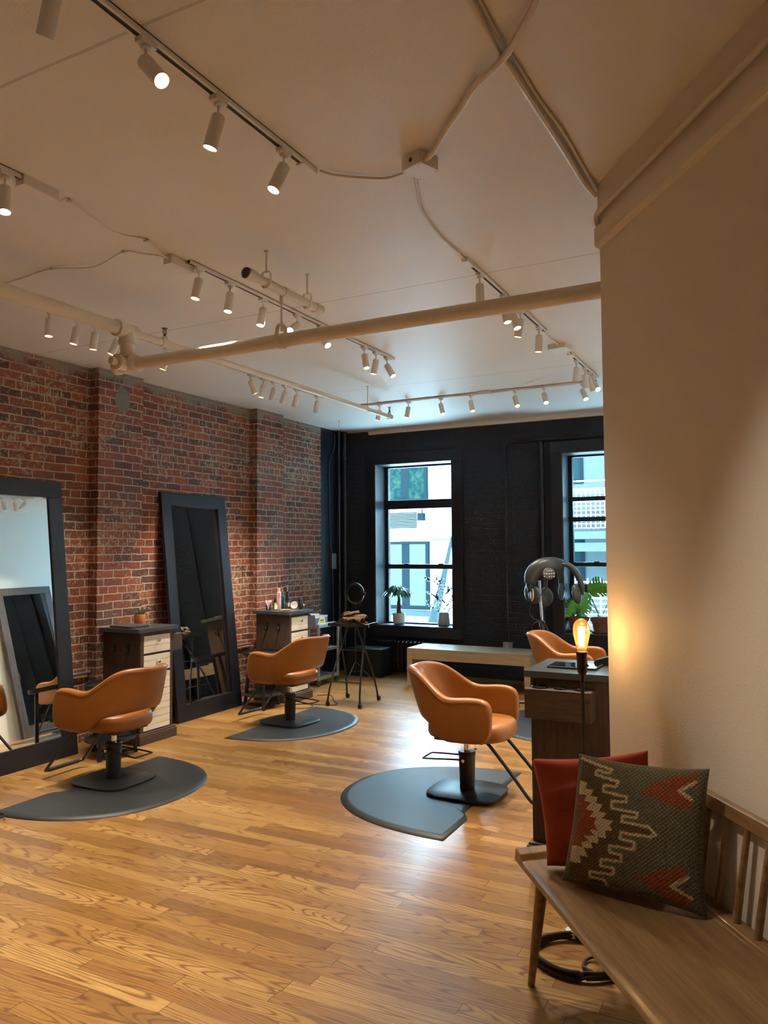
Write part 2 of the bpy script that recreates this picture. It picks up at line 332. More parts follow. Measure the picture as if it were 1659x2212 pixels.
def ell(bm, c, rx, ry, rz, rot=None, seg=20, rings=12):
    c = Vector(c); grid = []
    for i in range(1, rings):
        th = math.pi*i/rings; row = []
        for j in range(seg):
            a = 2*math.pi*j/seg; p = Vector((rx*math.sin(th)*math.cos(a), ry*math.sin(th)*math.sin(a), rz*math.cos(th)))
            if rot: p = rot @ p
            row.append(bm.verts.new(c+p))
        grid.append(row)
    tp = Vector((0,0,rz)); bt = Vector((0,0,-rz))
    if rot: tp = rot@tp; bt = rot@bt
    T = bm.verts.new(c+tp); B = bm.verts.new(c+bt)
    for A, Bq in zip(grid, grid[1:]):
        for j in range(seg): bm.faces.new((A[j], Bq[j], Bq[(j+1)%seg], A[(j+1)%seg]))
    for j in range(seg):
        bm.faces.new((T, grid[0][j], grid[0][(j+1)%seg])); bm.faces.new((B, grid[-1][(j+1)%seg], grid[-1][j]))
def smooth_path(pts, n=6, closed=False):
    pts = [Vector(p) for p in pts]; out = []; m = len(pts)
    rng = range(m) if closed else range(m-1)
    for i in rng:
        p0 = pts[(i-1)%m] if closed or i > 0 else pts[0]*2-pts[1]
        p1 = pts[i]; p2 = pts[(i+1)%m]
        p3 = pts[(i+2)%m] if closed or i+2 < m else pts[-1]*2-pts[-2]
        for k in range(n):
            t = k/n; out.append(0.5*((2*p1)+(p2-p0)*t+(2*p0-5*p1+4*p2-p3)*t*t+(3*p1-p0-3*p2+p3)*t**3))
    if not closed: out.append(pts[-1])
    return out
def obj(name, bm, mat, parent=None, bevel=0, smooth=True, sub=0, ang=0.6):
    bmesh.ops.recalc_face_normals(bm, faces=bm.faces)
    if smooth:
        for f in bm.faces: f.smooth = True
        for e in bm.edges:
            if len(e.link_faces) == 2 and e.calc_face_angle(0) > ang: e.smooth = False
    me = bpy.data.meshes.new(name); bm.to_mesh(me); bm.free()
    mats = mat if isinstance(mat, (list, tuple)) else [mat]
    for k in mats: me.materials.append(M[k] if isinstance(k, str) else k)
    o = bpy.data.objects.new(name, me); COL.objects.link(o)
    if parent: o.parent = parent
    if bevel:
        bv = o.modifiers.new('bevel', 'BEVEL'); bv.width = bevel; bv.segments = 2; bv.limit_method = 'ANGLE'; bv.angle_limit = R_(35)
    if sub: s = o.modifiers.new('sub', 'SUBSURF'); s.levels = sub; s.render_levels = sub
    return o
def tag(o, label, cat, group=None):
    o['label'] = label; o['category'] = cat
    if group: o['group'] = group
    return o
def struct(name, bm, mat, **kw):
    o = obj(name, bm, mat, **kw); o['kind'] = 'structure'; return o
def thing(name, label, cat, loc=(0,0,0), rz=0, group=None):
    o = bpy.data.objects.new(name, None); COL.objects.link(o); o.location = loc; o.rotation_euler = (0,0,rz)
    o.empty_display_size = 0.1
    return tag(o, label, cat, group)
def solo(name, bm, mat, label, cat, group=None, **kw):
    # one-mesh thing: origin moved to the middle of its base
    xs = [v.co.x for v in bm.verts]; ys = [v.co.y for v in bm.verts]; zs = [v.co.z for v in bm.verts]
    c = Vector(((min(xs)+max(xs))/2, (min(ys)+max(ys))/2, min(zs)))
    for v in bm.verts: v.co -= c
    o = obj(name, bm, mat, **kw); o.location = c; return tag(o, label, cat, group)
def dup(root, loc, rz, label=None, group=None):
    r = root.copy(); COL.objects.link(r); r.location = loc; r.rotation_euler = (0,0,rz)
    if label: r['label'] = label
    if group: r['group'] = group
    def rec(a, b):
        for ch in a.children:
            c = ch.copy(); COL.objects.link(c); c.parent = b; rec(ch, c)
    rec(root, r); return r
def text_obj(name, s, size, mat, parent, loc, rot, ext=0.0004):
    cu = bpy.data.curves.new(name, 'FONT'); cu.body = s; cu.size = size; cu.extrude = ext; cu.align_x = 'CENTER'; cu.align_y = 'CENTER'
    o = bpy.data.objects.new(name, cu); cu.materials.append(M[mat]); COL.objects.link(o)
    bpy.context.view_layer.update()
    me = bpy.data.meshes.new_from_object(o.evaluated_get(bpy.context.evaluated_depsgraph_get())); bpy.data.objects.remove(o); bpy.data.curves.remove(cu)
    if not me.materials: me.materials.append(M[mat])
    o = bpy.data.objects.new(name, me); COL.objects.link(o); o.parent = parent; o.location = loc; o.rotation_euler = rot; return o

# ================================================================ SETTING
H = 3.07; WX = -5.1; WY = 8.75; RX = -0.65
E2 = Vector((-0.65, 3.235)); D2 = Vector((0.5914, -0.8064)); N2 = Vector((-0.8064, -0.5914))
def aw(t, n, z=0): p = E2 + D2*t + N2*n; return Vector((p.x, p.y, z))
AE = aw(4.2, 0)
bm = nb(); box(bm, -5.4, 2.3, -3.2, 9.1, -0.12, 0); struct('floor', bm, 'floor', smooth=False)
bm = nb(); box(bm, -5.4, 2.3, -3.2, 9.2, H, H+0.25); struct('ceiling', bm, 'ceiling', smooth=False)
bm = nb()
poly = [(-5.4,-3.2),(WX,-3.2),(WX,4.52),(WX+.1,4.52),(WX+.1,5.02),(WX,5.02),(WX,6.68),(WX+.1,6.68),(WX+.1,7.17),(WX,7.17),(WX,8.12),(-5.4,8.12)]
prism(bm, poly, 0, H); struct('wall_left', bm, 'brick', smooth=False)
bm = nb(); box(bm, -5.4, WX, 8.12, WY+.3, 0, H); struct('wall_corner', bm, 'navy', smooth=False)
# window wall with two openings
W1 = (-4.66, -3.586); W2 = (-2.235, -1.16); WZ = (0.57, 2.635)
bm = nb(); y0, y1 = WY, WY+0.34
box(bm, WX, RX+.3, y0, y1, 0, WZ[0]); box(bm, WX, RX+.3, y0, y1, WZ[1], H)
box(bm, WX, W1[0], y0, y1, WZ[0], WZ[1]); box(bm, W1[1], W2[0], y0, y1, WZ[0], WZ[1]); box(bm, W2[1], RX+.3, y0, y1, WZ[0], WZ[1])
bmesh.ops.remove_doubles(bm, verts=bm.verts, dist=1e-5)
struct('wall_far', bm, 'dark_brick', smooth=False)
bm = nb(); box(bm, RX, RX+0.3, 3.30, WY, 0, H); struct('wall_right', bm, 'white_wall', smooth=False)
bm = nb(); b4 = [aw(0,0), aw(4.2,0), aw(4.2,-.25)+Vector((.1,0,0)), aw(0.30,-.25)]
prism(bm, [(RX, 3.235), (AE.x, AE.y), (AE.x+.25, AE.y+.1), (RX+.3, 3.30), (RX, 3.30)], 0, H); struct('wall_angled', bm, 'wall', smooth=False)
bm = nb(); box(bm, AE.x, AE.x+.25, -3.2, AE.y+.1, 0, H); struct('wall_east', bm, 'wall', smooth=False)
bm = nb(); box(bm, WX, AE.x, -3.2, -3.0, 0, H); struct('wall_rear', bm, 'white_wall', smooth=False)
# crown moulding on the window wall, picture rail and conduit on the angled wall
bm = nb(); prism(bm, [(0,0),(-.05,0),(-.05,-.012),(-.03,-.02),(-.022,-.04),(0,-.045)], WX+.35, RX, Matrix(((0,0,1,0),(1,0,0,WY),(0,1,0,H),(0,0,0,1)))); struct('trim_1', bm, 'ceiling', smooth=False)
bm = nb()
prof = [(0,2.80),(.016,2.805),(.022,2.815),(.022,2.885),(.006,2.90),(0,2.90)]
A = [bm.verts.new(aw(-.004, n, z)) for n, z in prof]; B = [bm.verts.new(aw(4.1, n, z)) for n, z in prof]
for i in range(6): bm.faces.new((A[i], A[(i+1)%6], B[(i+1)%6], B[i]))
bm.faces.new(A); bm.faces.new(list(reversed(B)))
struct('trim_2', bm, 'wall', smooth=False)
bm = nb(); A = [bm.verts.new(aw(0.002, n, z)) for n, z in ((0,2.962),(.008,2.962),(.008,3.07),(0,3.07))]; B = [bm.verts.new(aw(4.1, n, z)) for n, z in ((0,2.962),(.008,2.962),(.008,3.07),(0,3.07))]
for i in range(4): bm.faces.new((A[i], A[(i+1)%4], B[(i+1)%4], B[i]))
bm.faces.new(A); bm.faces.new(list(reversed(B))); struct('trim_3', bm, 'wall', smooth=False)

def window(idx, X, bars, gy=9.02):
    fr = nb(); x0, x1 = X; z0, z1 = WZ; t = .13
    yf = WY-.035
    for a in ((x0-t, x1+t, z1, z1+t), (x0-t, x1+t, z0-t, z0), (x0-t, x0, z0, z1), (x1, x1+t, z0, z1)):
        box(fr, a[0], a[1], yf, WY+.002, a[2], a[3])
    root = struct('window_%d' % idx, fr, 'navy', bevel=0.004, smooth=False)
    rv = nb()
    for a in ((x0, x0+.012, z0, z1), (x1-.012, x1, z0, z1), (x0, x1, z0, z0+.012), (x0, x1, z1-.012, z1)):
        box(rv, a[0], a[1], yf, gy-.02, a[2], a[3])
    obj('window_reveal', rv, 'navy_reveal', root, smooth=False)
    s = nb()
    box(s, x0, x0+.055, gy-.03, gy+.03, z0, z1); box(s, x1-.055, x1, gy-.03, gy+.03, z0, z1)
    for b0, b1, dy in bars: box(s, x0+.01, x1-.01, gy-.035-dy, gy+.02, b0, b1)
    obj('sash', s, 'navy', root, smooth=False, bevel=0.003)
    g = nb(); box(g, x0+.05, x1-.05, gy, gy+.004, z0+.02, z1-.02); obj('pane', g, 'glass', root, smooth=False)
    lk = nb()
    for fx in (.3, .75):
        xx = x0 + (x1-x0)*fx; zz = bars[2][1]
        box(lk, xx-.03, xx+.03, gy-.06, gy-.02, zz-.002, zz+.012)
    obj('sash_lock', lk, 'black', root, smooth=False, bevel=.003)
    return root
window(1, W1, [(2.60, 2.635, 0), (2.06, 2.175, .02), (1.285, 1.345, .015), (0.57, 0.60, .02)])
window(2, W2, [(2.60, 2.635, 0), (2.085, 2.135, .015), (1.325, 1.375, .015), (1.845, 1.90, .02), (1.02, 1.125, .02), (0.57, 0.60, .02)])

# light portals at the two openings (real daylight sampling only)
for X in (W1, W2):
    ld = bpy.data.lights.new('daylight_portal', 'AREA'); ld.shape = 'RECTANGLE'; ld.size = X[1]-X[0]; ld.size_y = WZ[1]-WZ[0]
    ld.cycles.is_portal = True
    lo = bpy.data.objects.new('daylight_portal', ld); COL.objects.link(lo)
    lo.location = ((X[0]+X[1])/2, 9.12, (WZ[0]+WZ[1])/2); lo.rotation_euler = (R_(-90), 0, 0)

# ================================================================ OUTSIDE
FY = 13.0
fac = thing('facade', 'pale building across the street, seen through both windows', 'building', (-5, FY, -4))
def fobj(name, boxes, mat, parent=fac, **kw):
    bm = nb()
    for a in boxes: box(bm, a[0]+5, a[1]+5, a[2]-FY, a[3]-FY, a[4]+4, a[5]+4)
    return obj(name, bm, mat, parent, smooth=False, **kw)
fobj('wall', [(-16, -3.35, FY, FY+.4, -4, 12)], 'stucco')
fobj('cladding', [(-3.35, 8, FY-.05, FY+.4, -4, 12)], 'pale_panel')
def fwin(x0, x1, z0, z1, pane, mull=None):
    bx = [(x0, x1, FY-.07, FY-.0, z0, z0+.07), (x0, x1, FY-.07, FY-.0, z1-.05, z1), (x0, x0+.06, FY-.07, FY-.0, z0+.07, z1-.05), (x1-.06, x1, FY-.07, FY-.0, z0+.07, z1-.05)]
    if mull: bx.append((mull, mull+.16, FY-.06, FY-.0, z0+.07, z1-.05))
    f = fobj('window', bx, 'ext_frame')
    bm = nb(); box(bm, x0+5.03, x1+4.97, -.058, -.052, z0+4.03, z1+3.97); obj('pane', bm, pane, f, smooth=False)
fwin(-7.4, -5.82, 2.40, 4.2, 'tree_pane', -6.35)
fwin(-7.4, -5.80, 0.42, 1.68, 'pale_panel', -6.35)
fobj('louvre_vent', [(-7.4, -6.05, FY-.03, FY-.01, 1.93+.03*k, 1.95+.03*k) for k in range(10)], 'ext_frame')
fobj('sill', [(-7.5, -5.75, FY-.12, FY, .30, .40), (-6.5, -6.0, FY-.03, FY, 0.0, .14)], 'blue_panel')
fobj('joint_line', [(-5.75, -4.9, FY-.01, FY, 1.70, 1.72)], 'blue_panel')
fwin(-3.6, -2.95, 2.62, 3.6, 'ext_glass'); fwin(-3.6, -2.95, .95, 1.75, 'ext_glass'); fwin(-3.6, -2.95, .1, .85, 'ext_frame')
bm = nb(); box(bm, -.06, .06, -.08, .02, -.08, .06); box(bm, -.01, .01, -.01, .01, .06, .2)
o = solo('street_lamp', bm, 'ext_frame', 'small dark lamp on the white building across the street', 'lamp'); o.location += Vector((-5.95+.02, FY-.05, 2.14))
bm = nb(); tube(bm, [(-5.15, 12.5, 1.75), (-5.35, 12.5, .9), (-5.55, 12.5, 0.2), (-5.6, 12.5, -.6)], [.05, .13, .2, .24], 8, ry=.3)
solo('hanging_tarp', bm, 'blue_panel', 'pale grey draped tarp hanging outside the left window', 'tarp')
bal = thing('balcony', 'pale steel balcony with lattice railing outside the right window', 'balcony', (-2.6, 12.4, 1.6))
bm = nb()
for k in range(34): box(bm, -.8+k*.075, -.79+k*.075, 0, .012, .25, .85)
for k in range(9): box(bm, -.8, 1.7, 0, .012, .25+k*.07, .26+k*.07)
box(bm, -.8, 1.7, -.01, .03, .85, .89); box(bm, -.8, 1.7, -.01, .02, 1.0, 1.02)
obj('lattice_railing', bm, 'stucco', bal, smooth=False)
bm = nb(); box(bm, -.8, 1.7, -.1, .6, .08, .2); box(bm, -.8, 1.7, -.05, .0, -.12, .02); obj('deck', bm, 'pale_panel', bal, smooth=False)
bm = nb()
for k in range(12): box(bm, -.8, 1.7, .0, .02, -1.55+k*.085, -1.53+k*.085)
for k in range(12): box(bm, -.8+k*.2, -.785+k*.2, 0, .02, -1.55, -.55)
obj('lower_railing', bm, 'stucco', bal, smooth=False)

# ================================================================ STYLING CHAIRS
def shell_columns():
    # plan path of the upholstered shell (middle of its thickness), from right arm front round the back to left arm front
    half = [(.262,-.262),(.235,-.263),(.19,-.264),(.13,-.265),(.07,-.266),(.01,-.266),(-.045,-.263),(-.095,-.254),(-.14,-.236),(-.175,-.208),(-.20,-.172),(-.213,-.13),(-.220,-.08),(-.223,-.035)]
    path = half + [(x,-y) for x,y in reversed(half)]
    zt_h = [.605,.642,.656,.657,.652,.645,.652,.712,.774,.794,.797,.798,.796,.793]
    zb_h = [.455,.405,.388,.384,.383,.382,.383,.425,.478,.490,.494,.496,.497,.497]
    zt = zt_h + zt_h[::-1]; zb = zb_h + zb_h[::-1]
    return path, zt, zb
def chair_shell():
    bm = nb(); path, zt, zb = shell_columns(); n = len(path); loops = []; seam = []
    for i, (x, y) in enumerate(path):
        a = Vector(path[max(0,i-1)]); b = Vector(path[min(n-1,i+1)]); t = (b-a).normalized(); nrm = Vector((t.y, -t.x))   # outward
        if nrm.dot(Vector((x, y))) < 0: nrm = -nrm
        if i in (0, n-1): nrm = Vector((0, -1 if y < 0 else 1))
        k = max(0, min(1, (-x-.02)/.2)); lean = lambda z: Vector((-.42*k*(z-.46), -.16*k*(z-.46)*(1 if y > 0 else -1)*min(1, abs(y)/.15) - .06*(1-k)*(z-.5)*(1 if y > 0 else -1)))
        h = .028; lp = []
        T, B = zt[i], zb[i]
        if i in (0, n-1): h = .018
        prof = [(h*.6,B),(h,B+.02),(h+.004,B+(T-B)*.35),(h+.004,B+(T-B)*.7),(h,T-.025),(h*.75,T-.007),(0,T),(-h*.75,T-.007),(-h,T-.025),(-h,B+(T-B)*.7),(-h,B+(T-B)*.35),(-h,B+.02),(-h*.6,B)]
        for d, z in prof:
            p = Vector((x, y)) + nrm*d + lean(z); lp.append((p.x, p.y, z))
        loops.append(lp); p = Vector((x,y)) + nrm*(h+.0015) + lean(T-.022); seam.append((p.x, p.y, T-.022))
    loft(bm, loops); return bm, seam
def make_chair(name='styling_chair'):
    t = thing(name, '', 'chair')
    bm, seam = chair_shell(); sh = obj('seat_shell', bm, 'leather', t, sub=2, ang=3)
    bm = nb(); tube(bm, smooth_path(seam[1:-1], 3), .0022, 6); obj('piping', bm, 'leather_seam', sh)
    # seat cushion
    bm = nb()
    out = []
    for k in range(40):
        a = 2*math.pi*k/40; c, s = math.cos(a), math.sin(a); e = .55 if c > 0 else .85
        x = (.292 if c > 0 else .238)*math.copysign(abs(c)**e, c); y = .228*math.copysign(abs(s)**.62, s)
        out.append((x, y))
    lv = [(.375,.90),(.382,.965),(.40,1.0),(.44,1.0),(.462,.975),(.474,.93),(.480,.80),(.482,.5)]
    loft(bm, [[(x*s+.012, y*s, z) for x, y in out] for z, s in lv]); obj('seat_cushion', bm, 'leather', t, ang=2)
    bm = nb(); box(bm, -.16, .16, -.15, .15, .355, .378); cyl(bm, (0,0,.33), (0,0,.358), .05, .06, 16); obj('seat_plate', bm, 'black', t, bevel=.003)
    bm = nb(); cyl(bm, (0,0,.26), (0,0,.345), .019, seg=20); obj('piston', bm, 'metal', t)
    bm = nb(); lathe(bm, [(.045,.028),(.0465,.03),(.052,.242),(.0545,.244),(.0545,.265),(.051,.269),(.02,.270)], 32); obj('pedestal', bm, 'black', t)
    bm = nb(); pl = []
    for k in range(48):
        a = 2*math.pi*k/48; c, s = math.cos(a), math.sin(a)
        pl.append((.232*math.copysign(abs(c)**.5, c), .215*math.copysign(abs(s)**.5, s)))
    loft(bm, [[(x, y, .017) for x, y in pl], [(x, y, .026) for x, y in pl], [(x*.97, y*.97, .030) for x, y in pl], [(x*.3, y*.3, .033) for x, y in pl]]); obj('base_plate', bm, 'black', t)
    # pump lever behind the pedestal
    bm = nb(); tube(bm, smooth_path([(-.0,-.06,.222),(-.06,-.062,.222),(-.20,-.075,.214),(-.262,-.075,.21),(-.275,-.06,.21),(-.275,.06,.21),(-.262,.075,.21),(-.20,.075,.214),(-.06,.062,.222),(0,.06,.222)], 4), .0055, 8); obj('pump_lever', bm, 'black', t)
    bm = nb(); 
    for s in (-1, 1):
        if s > 0: bm = nb()
        cyl(bm, (0.0, s*.05, .222), (0.0, s*.075, .222), .0105, .0105, 14); obj('pivot_bolt', bm, 'metal', t)
    # footrest
    bm = nb(); tube(bm, smooth_path([(.02,-.12,.372),(.16,-.135,.370),(.20,-.14,.355),(.33,-.15,.215),(.45,-.16,.075),(.475,-.145,.055),(.478,-.12,.053),(.478,.12,.053),(.475,.145,.055),(.45,.16,.075),(.33,.15,.215),(.20,.14,.355),(.16,.135,.370),(.02,.12,.372)], 5), .0105, 10); fr = obj('footrest_frame', bm, 'black', t)
    bm = nb(); 
    tube(bm, [(.478,-.125+.0083*k,.053) for k in range(31)], [.0145 if k%2 else .0130 for k in range(31)], 12)
    obj('grip_sleeve', bm, 'black', fr)
    bm = nb(); cyl(bm, (.12,-.165,.33), (.12,-.165,.372), .004, seg=10); lathe(bm, [(.012,0),(.012,.006),(.004,.01)], 12, (.12,-.165,.325)); obj('lock_knob', bm, 'metal', t)
    return t
CH = make_chair()
CH['label'] = 'tan leather salon chair at left, seen from behind, facing the cut-off mirror'; CH['group'] = 'tan leather styling chairs'
CH.location = (-4.03, 3.80, 0); CH.rotation_euler = (0, 0, R_(180))
dup(CH, (-3.955, 5.77, 0), R_(175), 'tan leather salon chair in front of the fully visible black mirror')
dup(CH, (-1.815, 4.612, 0), R_(0), 'nearest tan leather salon chair at centre right, seen from its side')
dup(CH, (-1.70, 6.83, 0), R_(0), 'tan leather salon chair mostly hidden behind the tablet cabinet')

def make_mat(name, label, x, y, flip, group='grey salon floor mats', Ln=.70, D=.80):
    # local: straight edge on x = 0, bulging to +x
    out = []
    n = 44
    for k in range(n+1):
        a = -math.pi/2 + math.pi*k/n
        out.append((D*math.copysign(abs(math.cos(a))**.86, math.cos(a)), Ln*math.copysign(abs(math.sin(a))**.92, math.sin(a))))
    nt = [(.0,.34),(.015,.30),(.05,.26),(.06,.2),(.06,-.2),(.05,-.26),(.015,-.30),(.0,-.34)]
    out = out[:] + nt
    cx_ = .36
    def sc(s, z): return [((px-cx_)*s+cx_, py*s, z) for px, py in out]
    bm = nb(); loft(bm, [sc(1, 0), sc(1, .002), sc(.93, .0125), sc(.915, .014), sc(.905, .0135), sc(.5, .0135)])
    o = obj(name, bm, 'mat', ang=2); o.location = (x, y, 0.0); o.rotation_euler = (0, 0, 0 if not flip else math.pi)
    tag(o, label, 'mat', group); return o
make_mat('salon_mat', 'dark grey rounded mat under the leftmost tan chair, reaching the left picture edge', -4.215, 3.72, False, D=.83)
make_mat('salon_mat', 'dark grey rounded mat under the chair facing the fully visible black mirror', -4.13, 5.77, False, D=.76)
make_mat('salon_mat', 'blue-grey rounded mat with a raised rim under the nearest centre-right chair', -1.645, 4.51, True, D=.93, Ln=.69)
make_mat('salon_mat', 'dark mat peeking out left of the tablet cabinet under the far right chair', -1.50, 6.75, True, D=.90, Ln=.72)

# ================================================================ FLOOR MIRRORS
def make_mirror(name, label, base, topx, y0, y1, hgt, fmat, fw, group, side=1, gyaw=0.0):
    # leans: base x at floor, topx at height hgt; local x = out of wall
    cxm = base; t = thing(name, label, 'mirror', (cxm, (y0+y1)/2, 0), 0 if side == 1 else math.pi, group)
    tilt = math.atan2(abs(topx-base), hgt); Ls = hgt/math.cos(tilt); W = (y1-y0)/2
    Rm = Matrix.Rotation(-tilt, 4, 'Y')
    bm = nb(); th = .035
    for a in ((-W, W, 0, fw+.03), (-W, W, Ls-fw, Ls), (-W, -W+fw, fw+.03, Ls-fw), (W-fw, W, fw+.03, Ls-fw)):
        box(bm, -th, 0, a[0], a[1], a[2], a[3], Rm)
    obj('frame', bm, fmat, t, bevel=.003, smooth=False)
    bm = nb(); box(bm, -.018, -.014, -W+fw-.005, W-fw+.005, fw+.02, Ls-fw+.005, Rm @ Matrix.Rotation(R_(gyaw), 4, 'Z')); obj('mirror_glass', bm, 'mirror', t, smooth=False)
    bm = nb(); box(bm, -th-.004, -.03, -W+.02, W-.02, .02, Ls-.02, Rm); obj('backing', bm, 'black', t, smooth=False)
    return t
make_mirror('floor_mirror', 'tall black framed mirror cut off by the left picture edge, reflecting a second mirror', -4.83, -5.06, 3.30, 4.205, 2.09, 'mirror_frame', .125, 'black framed leaning mirrors')
make_mirror('floor_mirror', 'tall black framed mirror leaning on the bricks between the two drawer cabinets', -4.83, -5.06, 5.305, 6.215, 2.085, 'mirror_frame', .125, 'black framed leaning mirrors', gyaw=3.0)
make_mirror('floor_mirror', 'weathered grey wood framed mirror on the white wall, seen reflected in the cut-off black mirror', -0.90, -0.69, 6.72, 7.58, 2.0, 'weathered', .10, 'weathered framed mirrors', side=-1)

# ================================================================ DRAWER STATIONS
def make_station():
    t = thing('drawer_cabinet', '', 'cabinet')
    # local: front face +x at .20, back -.22, width y -.18 .. .18 ; top z .92
    bm = nb(); box(bm, -.215, .185, -.183, -.163, .085, .885); box(bm, -.215, .185, .163, .183, .085, .885); box(bm, -.215, -.195, -.163, .163, .085, .885)
    for y in (-.183, .150): box(bm, .185, .200, y, y+.033, .085, .885)
    for z in (.085, .553, .703, .862): box(bm, .170, .199, -.150, .150, z, z+.012 if z < .86 else .885)
    obj('body', bm, 'barnwood', t, bevel=.002, smooth=False)
    bm = nb(); box(bm, -.225, .225, -.212, .212, 0, .075); box(bm, -.22, .217, -.205, .205, .075, .088); obj('plinth', bm, 'barnwood_h', t, bevel=.004, smooth=False)
    bm = nb(); box(bm, -.225, .222, -.226, .226, .887, .920); obj('slate_top', bm, 'slate', t, bevel=.002, smooth=False)
    def front(name, z0, z1, grooves, kz):
        bm = nb(); zz = [z0] + grooves + [z1]
        for a, b in zip(zz, zz[1:]): box(bm, .186, .203, -.148, .148, a+.001, b-.0015)
        box(bm, .17, .19, -.146, .146, z0+.002, z1-.002)
        d = obj(name, bm, 'cream_drawer', t, bevel=.0015, smooth=False)
        bm = nb(); rot = Matrix.Rotation(R_(90), 3, 'Y'); lathe(bm, [(.006,0),(.006,.012),(.015,.018),(.0165,.025),(.012,.029)], 16, (.203, 0, kz), rot)
        obj('knob', bm, 'metal', d)
    front('drawer', .717, .858, [.775], .815)
    front('drawer', .567, .700, [.610, .655], .640)
    front('cupboard_door', .099, .550, [.14,.195,.25,.305,.36,.415,.47,.51], .325)
    bm = nb(); box(bm, -.125, .197, .184, .30, .705, .845); hb = obj('tool_holder', bm, 'barnwood_hx', t, bevel=.003, smooth=False)
    for xx, rr in ((-.065,.026),(.035,.028),(.135,.036)):
        bm = nb(); bmt = Matrix.Rotation(0, 3, 'Z')
        tube(bm, [(xx+rr*math.cos(a), .243+rr*math.sin(a)*1.0, .849) for a in [2*math.pi*k/24 for k in range(24)]], .0055, 8, closed=True)
        cyl(bm, (xx,.243,.8452), (xx,.243,.846), rr, seg=24); obj('holder_ring', bm, 'black_gloss', hb)
    for xx in (-.08, .07):
        bm = nb(); box(bm, xx-.012, xx+.012, -.190, -.1825, .725, .80)
        tube(bm, smooth_path([(xx,-.188,.755),(xx,-.215,.735),(xx,-.232,.742),(xx,-.236,.765)], 4), .006, 8); obj('hook', bm, 'black', t)
    return t
ST = make_station(); ST.location = (-4.785, 4.776, 0); ST['label'] = 'dark wood cabinet with white drawers between the two black mirrors, succulent on top'; ST['group'] = 'dark wood drawer cabinets'
dup(ST, (-4.655, 6.675, 0), 0, 'dark wood cabinet with white drawers crowded with hair products on top')
dup(ST, (-0.950, 3.985, 0), math.pi, 'dark wood cabinet with a tablet on top, side-on beside the lamp').scale = (1, 1, 1.02)

# ================================================================ ROUND TRAY TABLES
def make_side_table():
    t = thing('side_table', '', 'table')
    bm = nb(); lathe(bm, [(.172,.510),(.184,.512),(.187,.520),(.187,.545),(.182,.545),(.180,.523),(.05,.521),(.0,.521)], 40); obj('tray_top', bm, 'black', t)
    bm = nb(); lathe(bm, [(0,.118),(.170,.118),(.183,.123),(.183,.133),(.175,.135),(.0,.135)], 40); obj('lower_shelf', bm, 'black', t)
    for k, a in enumerate((-65, 55, 175)):
        ca, sa = math.cos(R_(a)), math.sin(R_(a)); bm = nb()
        Rz = Matrix.Rotation(R_(a), 4, 'Z')
        pr = [(.118,.512),(.142,.512),(.205,.0),(.178,.0)]
        vs = [[bm.verts.new(Rz @ Vector((x, y, z))) for x, z in pr] for y in (-.014,.014)]
        for i in range(4): bm.faces.new((vs[0][i], vs[0][(i+1)%4], vs[1][(i+1)%4], vs[1][i]))
        bm.faces.new(vs[0]); bm.faces.new(list(reversed(vs[1])))
        box(bm, .0, .19, -.010, .010, .012, .032, Rz)
        obj('leg', bm, 'black', t, bevel=.002, smooth=False)
    return t
TB = make_side_table(); TB.location = (-4.585, 4.285, 0); TB['label'] = 'round black tray table behind the leftmost chair'; TB['group'] = 'round black tray tables'
dup(TB, (-4.605, 6.240, 0), R_(15), 'round black tray table behind the second chair, beside the product cabinet')

# ================================================================ PALE BENCH UNDER THE WINDOW
bm = nb(); bench = thing('pale_bench', 'pale maple slab bench below the far left window', 'bench', (-3.11, 8.14, 0))
bw, bd, bh = .715, .235, .425
box(bm, -bw, bw, -bd, bd, bh-.035, bh); obj('bench_top', bm, 'maple', bench, bevel=.003, smooth=False)
bm = nb(); box(bm, -bw+.066, bw-.066, -bd+.002, -bd+.028, bh-.125, bh-.0355); box(bm, -bw+.066, bw-.066, bd-.028, bd-.002, bh-.125, bh-.0355); obj('apron', bm, 'maple', bench, bevel=.002, smooth=False)
for s in (-1, 1):
    bm = nb(); x0 = -bw if s < 0 else bw-.065; box(bm, x0, x0+.065, -bd, bd, 0, bh-.0355); obj('end_panel', bm, 'maple', bench, bevel=.003, smooth=False)

# ================================================================ WALNUT BENCH WITH CUSHIONS
wb = thing('spindle_bench', 'walnut spindle back bench along the angled wall at lower right', 'bench', (E2.x, E2.y, 0), math.atan2(D2.y, D2.x))
# local frame: +x along the wall towards the camera (t), local -y = out of the wall (n)
T0, T1 = .195, 2.0; SZ = .432
bm = nb()
sec = [(-.008,.418),(-.008,.456),(-.060,.456),(-.066,.446),(-.12,.434),(-.25,.428),(-.40,.428),(-.468,.432),(-.486,.428),(-.490,.414),(-.470,.402),(-.20,.398)]
cols = []
for t in [T0, T0+.004, T0+.02, T0+.05, T0+.07, T0+.10, .5, .8, 1.1, 1.4, 1.7, 1.95, T1]:
    e = 0.030 if t < T0+.045 else (0.030*(1-(t-T0-.045)/.03) if t < T0+.075 else 0)
    lp = []
    for i, (y, z) in enumerate(sec):
        zz = z + (max(0, SZ-.004+e-z) if (e > 0 and 2 <= i <= 8) else 0)
        tt = t + (0.045*max(0, (-y-.04)/.45)) * (1 if t < .35 else 0)
        if t <= T0+.001: zz = min(zz, .45)
        lp.append((tt, y, zz))
    cols.append(lp)
loft(bm, cols); obj('seat', bm, 'walnut', wb, bevel=.003, ang=.5)
